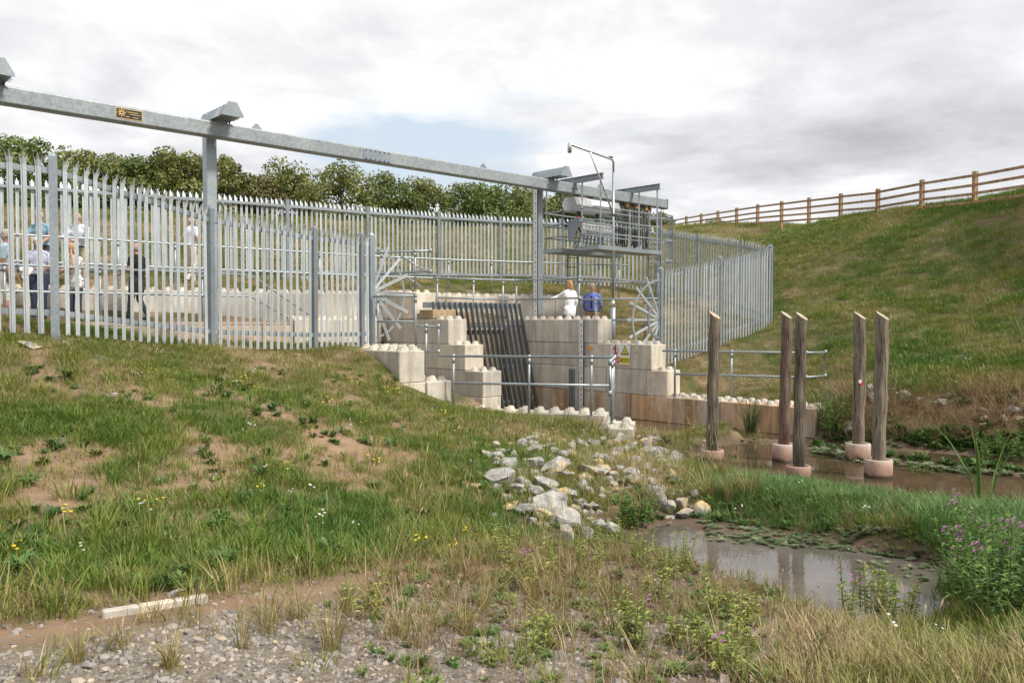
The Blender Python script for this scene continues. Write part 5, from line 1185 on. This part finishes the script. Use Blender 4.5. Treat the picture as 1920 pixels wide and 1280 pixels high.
def scatter(name, label, cat, pts, coll, idx, scl, tint, tilt=.15):
    n = len(pts)
    if n == 0: return None
    me = bpy.data.meshes.new(name); me.vertices.add(n); me.vertices.foreach_set('co', pts.astype(np.float32).ravel())
    a = me.attributes.new('idx', 'INT', 'POINT'); a.data.foreach_set('value', np.asarray(idx).astype(np.int32))
    rot = np.c_[RNG.normal(0, tilt, n), RNG.normal(0, tilt, n), RNG.uniform(0, 6.283, n)].astype(np.float32)
    a = me.attributes.new('rot', 'FLOAT_VECTOR', 'POINT'); a.data.foreach_set('vector', rot.ravel())
    s3 = np.asarray(scl, float); s3 = np.repeat(s3[:, None], 3, 1) if s3.ndim == 1 else s3
    a = me.attributes.new('scl', 'FLOAT_VECTOR', 'POINT'); a.data.foreach_set('vector', s3.astype(np.float32).ravel())
    a = me.attributes.new('tint', 'FLOAT', 'POINT'); a.data.foreach_set('value', np.clip(tint, 0, 1).astype(np.float32))
    o = bpy.data.objects.new(name, me); link(o); tag(o, label, cat, kind='stuff'); m = o.modifiers.new('scatter', 'NODES'); m.node_group = gn_group(coll); return o
def tuft(n, h, spread, wd, bend, seed, mat, heads=0, headmat=None, flat=0.0):
    r = random.Random(seed); b = MB()
    for i in range(n):
        a = r.uniform(0, 6.283); q = spread * math.sqrt(r.random()); bx, by = q * math.cos(a), q * math.sin(a); a2 = a + r.uniform(-1.1, 1.1); hh = h * r.uniform(.45, 1.15); bd = bend * r.uniform(.2, 1.3) * hh
        dx, dy = math.cos(a2), math.sin(a2); wx, wy = -dy * wd / 2 * r.uniform(.7, 1.3), dx * wd / 2 * r.uniform(.7, 1.3); tw_2 = r.uniform(-.6, .6); wx, wy = wx * math.cos(tw_2) - wy * math.sin(tw_2), wx * math.sin(tw_2) + wy * math.cos(tw_2)
        V = []
        for t, wk in ((0, 1), (.4, .9), (.75, .6)):
            x, y, z = bx + dx * bd * t * t, by + dy * bd * t * t, hh * t * (1 - flat * t); V += [(x - wx * wk, y - wy * wk, z), (x + wx * wk, y + wy * wk, z)]
        V.append((bx + dx * bd, by + dy * bd, hh * (1 - flat)))
        b.add(V, [(0, 1, 3, 2), (2, 3, 5, 4), (4, 5, 6)])
    for i in range(heads):
        a = r.uniform(0, 6.283); hh = h * r.uniform(1.15, 1.9); l = r.uniform(.05, .3) * hh; x, y = spread * .6 * math.cos(a), spread * .6 * math.sin(a); w2 = wd * .32
        x2, y2 = x + l * math.cos(a), y + l * math.sin(a); mx, my, mz = (x * .6 + x2 * .4), (y * .6 + y2 * .4), hh * .72; ox, oy = -math.sin(a) * w2, math.cos(a) * w2
        b.add([(x - ox, y - oy, 0), (x + ox, y + oy, 0), (mx + ox, my + oy, mz), (mx - ox, my - oy, mz), (x2 + ox, y2 + oy, hh), (x2 - ox, y2 - oy, hh)], [(0, 1, 2, 3), (3, 2, 4, 5)], 1)
        hl = hh * r.uniform(.10, .2); hw = wd * 1.1; cx, cy = math.cos(a) * .25, math.sin(a) * .25
        b.add([(x2, y2, hh - hl * .1), (x2 + hw + cx * hl * .5, y2 + cy * hl * .5, hh + hl * .5), (x2 + cx * hl, y2 + cy * hl, hh + hl), (x2 - hw + cx * hl * .5, y2 + cy * hl * .5, hh + hl * .5)], [(0, 1, 2, 3)], 1)
    return b.mesh('tuft', [mat, headmat or DRYG])
def rosette(n, ln, wd, seed, mat, up=.45):
    r = random.Random(seed); b = MB()
    for i in range(n):
        a = r.uniform(0, 6.283); l = ln * r.uniform(.5, 1.1); w2 = wd * r.uniform(.7, 1.2); dx, dy = math.cos(a), math.sin(a); z0 = r.uniform(0, .25) * ln; u = up * r.uniform(.3, 1.4)
        ox, oy = -dy * w2 / 2, dx * w2 / 2
        b.add([(dx * l * .08, dy * l * .08, z0), (dx * l * .5 + ox, dy * l * .5 + oy, z0 + l * u * .7), (dx * l, dy * l, z0 + l * u * .75), (dx * l * .5 - ox, dy * l * .5 - oy, z0 + l * u * .7)], [(0, 1, 2, 3)])
    return b.mesh('rosette', mat)
def flower_mesh(seed, hgt, r_, mat, nh=3):
    r = random.Random(seed); b = MB()
    for i in range(nh):
        x, y, z = r.uniform(-.06, .06), r.uniform(-.06, .06), hgt * r.uniform(.7, 1.1)
        b.add([(x * .3 - .0015, y * .3, 0), (x * .3 + .0015, y * .3, 0), (x + .0015, y, z), (x - .0015, y, z)], [(0, 1, 2, 3)], 1)
        for k in range(2):
            t = r.uniform(0, 3); b.add([(x + r_ * math.cos(t + a * 1.257) * r.uniform(.8, 1.1), y + r_ * math.sin(t + a * 1.257), z + .004 * k + r.uniform(-.3, .3) * r_) for a in range(5)], [tuple(range(5))])
    return b.mesh('flower', [mat, LEAFG])
def peb(seed):
    rnd = np.random.default_rng(seed); b = bmesh.new(); bmesh.ops.create_icosphere(b, subdivisions=1, radius=1.0)
    for v in b.verts: v.co = v.co * rnd.uniform(.72, 1.1); v.co.z *= .62; v.co.x *= 1.15
    me = bpy.data.meshes.new('pebble'); b.to_mesh(me); b.free(); me.materials.append(PEBM); return me
TURF = proto_coll('turf', [tuft(26, .085, .12, .0062, .95, i, GRASS) for i in range(5)])
MEAD = proto_coll('meadow', [tuft(24, .17, .09, .0068, .85, 20 + i, GRASS, 1 if i == 3 else 0) for i in range(6)])
TALL = proto_coll('tall', [tuft(20, .30, .10, .006, .7, 40 + i, GRASS, 2 if i < 3 else 0) for i in range(5)])
FAR = proto_coll('far', [tuft(34, .16, .26, .013, .8, 60 + i, GRASS, 1 if i == 0 else 0) for i in range(6)])
LUSHC = proto_coll('lush', [tuft(30, .165, .14, .008, .95, 80 + i, LUSH) for i in range(5)])
WEED = proto_coll('weed', [rosette(24, .085, .028, 90 + i, LEAFG) for i in range(4)] + [rosette(60, .11, .020, 95 + i, LEAFG, .8) for i in range(3)])
CRES = proto_coll('cress', [rosette(60, .12, .018, 110 + i, CRESS, .35) for i in range(4)])
DEAD = proto_coll('dead', [tuft(16, .34, .14, .006, 1.3, 120 + i, STEMR, 1, STEMR) for i in range(4)])
YEL = proto_coll('yellow', [flower_mesh(130 + i, .20, .014, YFLOW, 4) for i in range(3)]); WHI = proto_coll('white', [flower_mesh(140 + i, .24, .013, WFLOW, 3) for i in range(3)])
PEB = proto_coll('pebble', [peb(i) for i in range(6)])
SLABP = [(-11.4, 12.7), (-5.1, 18.9), (-3.2, 21.3), (-12.6, 15.9)]
DECKP = [sv(12.3, -15.0), sv(16.3, -15.0), sv(16.3, -18.6), sv(12.3, -18.6)]
WALLS = [((-12.2, 16.02), (2.45, 24.5), .3, .62), (sv(15.88, -16), sv(15.88, -6.9), 0, .32), (sv(12.7, -18.9), sv(12.7, -13.3), 0, .32), ((-1.15, 15.75), (1.85, 15.05), 0, .34), ((1.85, 13.85), (2.0, 14.95), 0, .3), (sv(9.3, -14.3), sv(9.3, -11.8), 0, .42), (sv(9.87, -14.8), sv(9.87, -11.8), 0, .3)]
def sample(y0, y1, dens, xr=1.18):
    out = []; ys = np.arange(y0, y1, .5)
    for y in ys:
        wx = .66 * y * xr + .6; n = int(RNG.poisson(dens * wx * 2 * .5)); out.append(np.c_[RNG.uniform(-wx, wx, n), RNG.uniform(y, y + .5, n)])
    return np.concatenate(out)
def clear_of(X, Y, Z):
    ok = Z > .03
    for poly in (CHANNEL, GAP, SLABP, DECKP): ok &= ~in_poly(X, Y, poly)
    for a, c, off, hw in WALLS:
        ax, ay = a[0], a[1]; ex, ey = c[0] - ax, c[1] - ay; L_ = math.hypot(ex, ey); nx_, ny_ = -ey / L_ * off, ex / L_ * off; ax += nx_; ay += ny_
        t = np.clip(((X - ax) * ex + (Y - ay) * ey) / (L_ * L_), 0, 1); ok &= np.hypot(X - ax - t * ex, Y - ay - t * ey) > hw
    return ok
def field(P):
    X, Y = P[:, 0], P[:, 1]; Z = height(X, Y); M = masks(X, Y, Z); M['X'], M['Y'], M['Z'] = X, Y, Z; M['ok'] = clear_of(X, Y, Z); return M
def gz_(M, cx, cy, sx, sy): return np.exp(-((M['x'] - cx) / sx) ** 2 - ((M['y'] - cy) / sy) ** 2)
def pen(M): return (M['Y'] > 8.7) & (M['Y'] < 13) & (M['x'] > 1330) & (M['y'] > 860) & (M['y'] < 1055)
def farbank(M): return (M['x'] > 1530) & (M['y'] > 735) & (M['y'] < 900) & (M['Y'] > 12)
def pts_of(M, k): return np.c_[M['X'], M['Y'], M['Z']][k]
def dry_of(M):
    d = .45 + (M['n2'] - .5) * 1.15 + (M['n1'] - .5) * .5 + RNG.normal(0, .13, len(M['X']))
    d += .20 * (M['Y'] > 17) * np.where(M['x'] > 1440, -.35, 1) + .22 * gz_(M, 350, 670, 600, 40) - .14 * gz_(M, 600, 980, 450, 110) + .28 * gz_(M, 1130, 880, 170, 90) + .18 * (M['x'] > 1450) * (M['y'] > 1150) + .12 * M['grav']
    d += .25 * gz_(M, 1400, 690, 130, 60) + .2 * ((M['X'] > 1.0) & (M['X'] < 6) & (M['Y'] > 20) & (M['Y'] < 30))
    return d
def veg_build():
    for nm, y0, y1, dn in (('near', 3.0, 9.0, 200), ('mid', 9.0, 17.5, 120)):
        M = field(sample(y0, y1, dn)); n = len(M['X']); v = (1 - M['grav'] * .97) * (1 - .90 * M['soil']) * (1 - .85 * M['mud']); k = M['ok'] & ~farbank(M) & (RNG.random(n) < v); dr = dry_of(M)
        scatter('grass', 'short green and straw coloured turf on the mound, %s part' % ('lower' if nm == 'near' else 'upper'), 'grass', pts_of(M, k), TURF, RNG.integers(0, 5, k.sum()), RNG.uniform(.6, 1.3, k.sum()), dr[k])
    M = field(sample(3.0, 17.5, 75)); n = len(M['X']); lowb = gz_(M, 650, 960, 500, 110); v = sstep(.42, .6, M['n1'] * .5 + M['n2'] * .5 + .10 * lowb) * .75 * (1 - M['grav'] * .95) * (1 - .8 * M['soil']) * (1 - .8 * M['mud']) * (1 - .75 * (M['y'] < 700)); k = M['ok'] & ~farbank(M) & ~pen(M) & (RNG.random(n) < v); dr = dry_of(M)
    scatter('grass', 'clumps of longer meadow grass on the mound', 'grass', pts_of(M, k), MEAD, RNG.integers(0, 6, k.sum()), RNG.uniform(.65, 1.25, k.sum()), dr[k] - .08)
    M = field(sample(3.0, 16.5, 60)); n = len(M['X']); v = .30 * gz_(M, 830, 985, 160, 60) + .36 * gz_(M, 1150, 880, 170, 70) + .10 * gz_(M, 1060, 805, 260, 16) + .26 * gz_(M, 1720, 1265, 260, 45) + .55 * gz_(M, 1330, 880, 60, 40) + .04 * gz_(M, 900, 1100, 300, 60) + .04 * gz_(M, 500, 1040, 500, 60)
    k = M['ok'] & ~pen(M) & (M['x'] < 1990) & (RNG.random(n) < v * (1 - .5 * M['mud'])) & ~((M['y'] > 1000) & (M['y'] < 1150) & (M['x'] > 1200) & (M['x'] < 1560)); dr = dry_of(M)
    scatter('tall_grass', 'tall seeding grass around the rocks and the pool', 'grass', pts_of(M, k), TALL, RNG.integers(0, 5, k.sum()), RNG.uniform(.55, 1.1, k.sum()), dr[k] + .05, .2)
    M = field(sample(17.5, 34, 42)); n = len(M['X']); k = M['ok'] & (RNG.random(n) < 1 - .5 * M['soil']); dr = dry_of(M)
    hill = (M['x'] > 1440)
    sc = RNG.uniform(.6, 1.25, n) * np.where(hill, .85, .6) * (1 - .35 * gz_(M, 1480, 640, 60, 90))
    scatter('grass', 'rough grass covering the far bank and the hillside', 'grass', pts_of(M, k), FAR, RNG.integers(0, 6, k.sum()), sc[k], dr[k] - .02)
    M = field(sample(34, 62, 10)); n = len(M['X']); k = M['ok']; dr = dry_of(M); scatter('grass', 'rough grass along the skyline of the bank', 'grass', pts_of(M, k), FAR, RNG.integers(0, 6, k.sum()), RNG.uniform(.7, 1.2, k.sum()), dr[k])
    M = field(sample(8.0, 17.5, 130)); n = len(M['X']); slope = (M['x'] > 1540) & (M['y'] < 740) | ((M['Y'] > 15.8) & (M['x'] > 1270)); k = M['ok'] & slope & (RNG.random(n) < .5); dr = dry_of(M)
    scatter('grass', 'grass at the foot of the hillside', 'grass', pts_of(M, k), FAR, RNG.integers(0, 6, k.sum()), RNG.uniform(.6, 1.1, k.sum()), dr[k])
    # peninsula between pool and stream
    M = field(sample(8.4, 13.2, 210)); n = len(M['X']); k = M['ok'] & pen(M) & (RNG.random(n) < sstep(.0, .07, M['Z']) * np.where(M['y'] < 950, .9, .55))
    scatter('lush_grass', 'bright green grass on the spit between pool and stream', 'grass', pts_of(M, k), LUSHC, RNG.integers(0, 5, k.sum()), (RNG.uniform(.45, .95, n) * np.where(poly_dist(M['X'], M['Y'], STREAM) < .7, .55, 1.0))[k], (RNG.random(n) * .6 + (M['n2'] - .4) * 1.2)[k], .2)
    M = field(sample(5.5, 9.5, 200)); n = len(M['X']); k = M['ok'] & (M['x'] > 1730) & (M['y'] > 930) & (M['y'] < 1130) & (RNG.random(n) < .7)
    scatter('lush_grass', 'bright green grass at the right end of the pool', 'grass', pts_of(M, k), LUSHC, RNG.integers(0, 5, k.sum()), RNG.uniform(.7, 1.3, k.sum()), (RNG.random(n) * .5)[k], .2)
    # weeds
    M = field(sample(3.2, 16, 34)); n = len(M['X']); v = sstep(.52, .66, M['n1']) * .8 * (1 - .7 * M['grav']) + .35 * gz_(M, 430, 985, 230, 60)  + .3 * gz_(M, 1250, 965, 80, 40); k = M['ok'] & (M['y'] > 690) & (M['grav'] < .5) & ~farbank(M) & (RNG.random(n) < v)
    scatter('weeds', 'low leafy weeds dotted through the grass', 'weeds', pts_of(M, k), WEED, RNG.integers(0, 7, k.sum()), RNG.uniform(.5, 1.2, k.sum()), RNG.random(k.sum()) * .8)
    M = field(sample(11.5, 16.5, 150)); n = len(M['X']); k = M['ok'] & farbank(M) & (RNG.random(n) < np.where(M['y'] > 808, .9, .12))
    scatter('bank_weeds', 'dense green leaves along the far edge of the stream', 'weeds', pts_of(M, k), WEED, RNG.integers(0, 7, k.sum()), RNG.uniform(.8, 1.7, k.sum()), RNG.random(k.sum()) * .7)
    M = field(sample(12, 18, 110)); n = len(M['X']); k = M['ok'] & (M['x'] > 1540) & (M['y'] > 738) & (M['y'] < 830) & (RNG.random(n) < .65)
    scatter('dead_stems', 'tangle of dead brown stems on the far bank', 'stems', pts_of(M, k), DEAD, RNG.integers(0, 4, k.sum()), RNG.uniform(.6, 1.2, k.sum()), RNG.random(k.sum()), .4)
    M = field(sample(3.2, 10.5, 60)); n = len(M['X']); v = .55 * gz_(M, 1620, 985, 160, 30) + .35 * M['grav'] * sstep(.45, .6, M['n2']) * (M['x'] > 620) + .5 * gz_(M, 1050, 1130, 330, 60); k = M['ok'] & (RNG.random(n) < v)
    scatter('dead_stems', 'small reddish brown dead stems on gravel and mud', 'stems', pts_of(M, k), DEAD, RNG.integers(0, 4, k.sum()), RNG.uniform(.25, .65, k.sum()), RNG.random(k.sum()), .4)
    M = field(sample(3.1, 9.0, 190)); n = len(M['X']); z1 = sstep(560, 860, M['x']) * np.where(M['y'] < 1185, 1.0, .55) * (M['grav'] > .25) * sstep(.34, .55, M['n1'] * .6 + M['n2'] * .4 + .04); k = M['ok'] & (M['x'] < 1620) & (RNG.random(n) < z1 * .5)
    scatter('weeds', 'small yellowish herbs spreading over the gravel foreshore', 'weeds', pts_of(M, k), WEED, RNG.integers(0, 7, k.sum()), RNG.uniform(.25, .7, k.sum()), RNG.random(k.sum()) * .7 + .35)
    k = M['ok'] & (M['x'] < 1640) & (RNG.random(n) < z1 * .26)
    scatter('dead_stems', 'brown stems and dry herbs spreading over the gravel foreshore', 'stems', pts_of(M, k), DEAD, RNG.integers(0, 4, k.sum()), RNG.uniform(.2, .5, k.sum()), RNG.random(k.sum()), .45)
    k = M['ok'] & (M['x'] < 1700) & (RNG.random(n) < z1 * .05)
    scatter('grass', 'thin wiry grass on the gravel foreshore', 'grass', pts_of(M, k), MEAD, RNG.integers(0, 6, k.sum()), RNG.uniform(.5, 1.1, k.sum()), RNG.random(k.sum()) * .6 + .4, .3)
    # watercress on the pool edge
    P = sample(7.2, 10.2, 520); M = field(P); n = len(M['X']); dpool = poly_dist(M['X'], M['Y'], POOL); edge = np.where(dpool < 0, np.exp(-(dpool / .22) ** 2) * .55, np.exp(-(dpool / .5) ** 2)) * .8; v = edge * sstep(1300, 1360, M['x']) * (M['y'] < 1066) * sstep(.32, .5, M['n1'] + .1) + .10 * (dpool < -.05) * (M['n1'] > .56) * (M['x'] > 1600); k = (RNG.random(n) < v) & (M['y'] > 960)
    pt = pts_of(M, k); pt[:, 2] = np.maximum(pt[:, 2], .0)
    scatter('watercress', 'watercress floating along the far edge of the pool', 'watercress', pt, CRES, RNG.integers(0, 4, k.sum()), RNG.uniform(.2, .55, k.sum()), RNG.random(k.sum()))
    M = field(sample(8.2, 11.5, 90)); n = len(M['X']); k = M['ok'] & pen(M) & (RNG.random(n) < .5); scatter('weeds', 'low weeds along the muddy rim of the spit', 'weeds', pts_of(M, k), WEED, RNG.integers(0, 7, k.sum()), RNG.uniform(.5, 1.1, k.sum()), RNG.random(k.sum()))
    M = field(sample(11.5, 15.0, 120)); dst = poly_dist(M['X'], M['Y'], STREAM); n = len(M['X']); k = (RNG.random(n) < np.exp(-((dst - .12) / .16) ** 2)) & (dst > -.06) & (M['x'] > 1520) & (M['y'] < 905) & (M['Y'] > 11.8); pt = pts_of(M, k); pt[:, 2] = np.maximum(pt[:, 2], 0)
    scatter('watercress', 'watercress along the far edge of the stream', 'watercress', pt, CRES, RNG.integers(0, 4, k.sum()), RNG.uniform(.5, 1.1, k.sum()), RNG.random(k.sum()))
    # flowers
    M = field(sample(4.2, 16, 14)); n = len(M['X']); v = (1 - M['grav']) * (.02 + .35 * sstep(.56, .68, M['n2']) + .5 * gz_(M, 400, 950, 110, 50) + .5 * gz_(M, 20, 1060, 60, 30) + .4 * gz_(M, 640, 740, 60, 25) + .4 * gz_(M, 810, 760, 80, 18)); k = M['ok'] & (M['x'] < 1120) & (M['y'] > 690) & (RNG.random(n) < v)
    scatter('yellow_flowers', 'small yellow flowers sprinkled over the mound', 'flowers', pts_of(M, k), YEL, RNG.integers(0, 3, k.sum()), RNG.uniform(.6, 1.1, k.sum()), RNG.random(k.sum()))
    M = field(sample(4.2, 30, 5)); n = len(M['X']); k = M['ok'] & (M['grav'] < .4) & (M['y'] > 480) & (RNG.random(n) < .22 + .5 * gz_(M, 410, 930, 120, 60) + .4 * gz_(M, 1680, 660, 90, 40)); scatter('white_flowers', 'small white flower heads scattered in the grass', 'flowers', pts_of(M, k), WHI, RNG.integers(0, 3, k.sum()), RNG.uniform(.5, 1.0, k.sum()), RNG.random(k.sum()))
    M = field(sample(8.8, 14.5, 130)); n = len(M['X']); k = M['ok'] & (RNG.random(n) < gz_(M, 1100, 890, 150, 75)); scatter('rubble', 'small stone fragments lying between the rocks of the heap', 'rubble', pts_of(M, k), PEB, RNG.integers(0, 6, k.sum()), RNG.uniform(.02, .06, k.sum()), RNG.beta(2.2, 1.6, k.sum()), .6)
    # gravel
    P = np.concatenate([sample(2.9, 5.2, 1500, 1.1), sample(5.2, 9.2, 480, 1.1)]); M = field(P); n = len(P); v = M['grav'] * (1 - .6 * M['mud']) * np.where(M['x'] > 850, .6, 1.0) * sstep(.25, .5, M['n1'] + .12) * (.12 + .88 * sstep(25, 80, M['y'] - M['edge'] + 50 * (M['n1'] - .5))) + .03 * M['soil']; k = (M['Z'] > .0) & (RNG.random(n) < v); sz = np.exp(RNG.normal(math.log(.0098), .50, n)).clip(.003, .038)
    tn = RNG.beta(1.6, 2.0, n); pt = pts_of(M, k); scatter('gravel', 'grey and cream gravel stones in the foreground', 'gravel', pt, PEB, RNG.integers(0, 6, k.sum()), sz[k], tn[k], .5)
    P = sample(6.4, 9.3, 500); M = field(P); dpool = poly_dist(M['X'], M['Y'], POOL); n = len(P); k = (M['x'] < 1560) & (M['y'] > 1010) & (RNG.random(n) < .5 * np.exp(-((dpool - .22) / .16) ** 2)); scatter('gravel', 'small pale stones on the muddy pool margin', 'gravel', pts_of(M, k), PEB, RNG.integers(0, 6, k.sum()), np.exp(RNG.normal(math.log(.011), .4, k.sum())), RNG.beta(2.4, 1.6, k.sum()), .5)
veg_build()

# ------------------------------------------------------------------ plants one can point at
def stem_plant(name, label, base, H, ns, spread, leaf_l, leaf_w, mat, flowers=0, group=None, seed=0, dens=26, cat='plant'):
    r = random.Random(seed); t = thing(name, base, label, cat, group); lf = MB(); st = MB(); fl = MB(); B_ = Vector(base)
    for i in range(ns):
        a = r.uniform(0, 6.283); q = spread * math.sqrt(r.random()); p0 = Vector((q * math.cos(a), q * math.sin(a), 0)); hh = H * r.uniform(.6, 1.1); ln = r.uniform(.05, .28) * hh; p1 = p0 + Vector((ln * math.cos(a), ln * math.sin(a), hh)); pm = p0 * .5 + p1 * .5 + Vector((0, 0, hh * .06))
        st.tube([B_ + p0, B_ + pm, B_ + p1], [.005, .004, .002], 5)
        for k in range(dens):
            f = .12 + .88 * (k + r.random()) / dens; c = (p0 * (1 - f) + p1 * f) + Vector((0, 0, hh * .12 * f * (1 - f) * 2)); an = r.uniform(0, 6.283); l = leaf_l * r.uniform(.6, 1.15) * (1.15 - .55 * f); d = Vector((math.cos(an), math.sin(an), r.uniform(.05, .6))).normalized(); s_ = d.cross(UP).normalized() * leaf_w * .5 * r.uniform(.8, 1.2) * (1.1 - .5 * f); n_ = s_.cross(d)
            lf.add([B_ + c, B_ + c + d * l * .45 + s_ + UP * .004, B_ + c + d * l - UP * l * .18, B_ + c + d * l * .45 - s_ + UP * .004], [(0, 1, 2, 3)])
        if i < flowers:
            for k in range(4):
                c = B_ + p1 + Vector((r.uniform(-.03, .03), r.uniform(-.03, .03), r.uniform(-.06, .02)))
                for g in range(2): fl.add([c + Vector((.016 * math.cos(x * 1.257 + g), .016 * math.sin(x * 1.257 + g) * (.3 if g else 1), .012 * math.sin(x * 2.0 + g))) for x in range(5)], [tuple(range(5))])
    lf.build('leaves', mat, t); st.build('stem', mat, t)
    if flowers: fl.build('flowers', PFLOW, t, kind='stuff')
    return t
def ppl(x, y): return on(x, y)
stem_plant('willowherb', 'large dark green willowherb bush with pink flowers at the pool end', ppl(1875, 1160), .62, 40, .32, .11, .026, PLANTL, 14, seed=1, dens=30)
stem_plant('willowherb', 'second leafy willowherb bush behind the pink flowered one', ppl(1905, 1110), .65, 26, .32, .11, .026, PLANTL, 6, seed=2, dens=28)
stem_plant('willowherb', 'tall thin willowherb with two pink flowers at the near pool edge', ppl(1585, 1160), .50, 3, .06, .08, .018, PLANTL, 2, seed=3, dens=30)
stem_plant('leafy_weed', 'broad clump of green and yellow weeds at the near pool edge', ppl(1640, 1168), .36, 18, .22, .085, .024, PLANTY, 0, seed=4)
stem_plant('leafy_weed', 'upright green weed at the right of the pool edge clump', ppl(1690, 1165), .42, 6, .08, .09, .026, PLANTL, 0, seed=5)
for i, (x_, y_, h_, n_) in enumerate([(1275, 1075, .40, 4), (1200, 1070, .36, 4), (1255, 1085, .30, 5), (1180, 1215, .26, 6), (1400, 1170, .26, 5), (1345, 1165, .26, 5), (1110, 1085, .34, 4), (1030, 1090, .36, 4), (975, 1110, .30, 5), (1330, 1230, .20, 5), (1280, 1210, .2, 4), (1010, 1220, .22, 3), (945, 1060, .40, 3), (1370, 1270, .2, 5), (1140, 1040, .34, 4), (690, 1165, .24, 3), (1405, 1215, .2, 5), (1230, 1130, .25, 4)]):
    stem_plant('leafy_weed', 'light green leafy weed growing on the gravel and mud', ppl(x_, y_), h_, n_ + 2, .07, .075, .024, PLANTY, 1 if i in (3, 6, 8, 13) else 0, 'light green weeds on the foreshore', 20 + i, 18)
stem_plant('leafy_weed', 'small bush of rounded green leaves beside the rocks at the pool', ppl(1195, 985), .38, 16, .2, .08, .035, PLANTL, 0, seed=50)
stem_plant('leafy_weed', 'bushy green plant on the far bank right of the reeds', ppl(1885, 868), .55, 22, .35, .12, .035, PLANTL, 0, seed=51)
stem_plant('leafy_weed', 'upright leafy weed at the edge of the stream', ppl(1722, 912), .38, 10, .14, .09, .03, PLANTL, 0, seed=52)
stem_plant('leafy_weed', 'tall green plant beside the end of the low block wall', ppl(1568, 815), .85, 20, .28, .14, .03, PLANTL, 0, seed=53)
def blades_thing(name, label, base, n, H, spread, wd, bend, mat, seed, group=None, cat='grass'):
    me = tuft(n, H, spread, wd, bend, seed, mat, max(0, n // 22) if mat is TUSSM else 0, TUSSM); o = bpy.data.objects.new(name, me); link(o); o.location = base; tag(o, label, cat, group); return o
rb = pz(1408, 812, .1); blades_thing('rush_clump', 'dark green rush clump growing against the low stained wall', Vector((rb.x, rb.y, hz(rb.x, rb.y))), 130, .85, .09, .011, .55, RUSHM, 1, cat='rush')
for x_, y_, s_ in ((1545, 800, .8), (1570, 812, .9)): blades_thing('rush_clump', 'rushes at the end of the low wall', ppl(x_, y_), 80, s_, .12, .012, .5, RUSHM, int(x_), 'rushes by the wall end', 'rush')
rd = pz(1842, 940, 0); blades_thing('reed', 'tall broad bladed reed standing in the stream', Vector((rd.x, rd.y, -.05)), 11, .95, .09, .035, .45, PLANTL, 3, cat='reed')
for i, (x_, y_, h_) in enumerate([(455, 1215, .30), (622, 1222, .30), (748, 1190, .26), (790, 1215, .24), (650, 1150, .28), (560, 1165, .22), (700, 1140, .34), (735, 1100, .36), (320, 1250, .2), (145, 1240, .14), (225, 1215, .16), (1145, 1185, .24), (1040, 1215, .16), (905, 1150, .3), (285, 1165, .14), (360, 1170, .22), (1000, 1130, .3), (870, 1190, .24), (500, 1190, .2)]):
    blades_thing('grass_tussock', 'wiry straw and green tussock growing out of the gravel', ppl(x_, y_), 30 + (i * 37) % 50, h_ * (.75 + .13 * (i % 4)), .03 + .012 * (i % 4), .0036, .6 + .22 * (i % 3), TUSSM, 200 + i, 'tussocks on the gravel')
for i, (x_, y_) in enumerate([(1235, 948), (1210, 975), (1405, 930), (1330, 935), (1370, 940), (1350, 900)]): blades_thing('grass_tussock', 'lush drooping tussock among the rocks by the pool', ppl(x_, y_), 90, .36, .08, .007, .8, TUSSM, 300 + i, 'tussocks by the rocks')
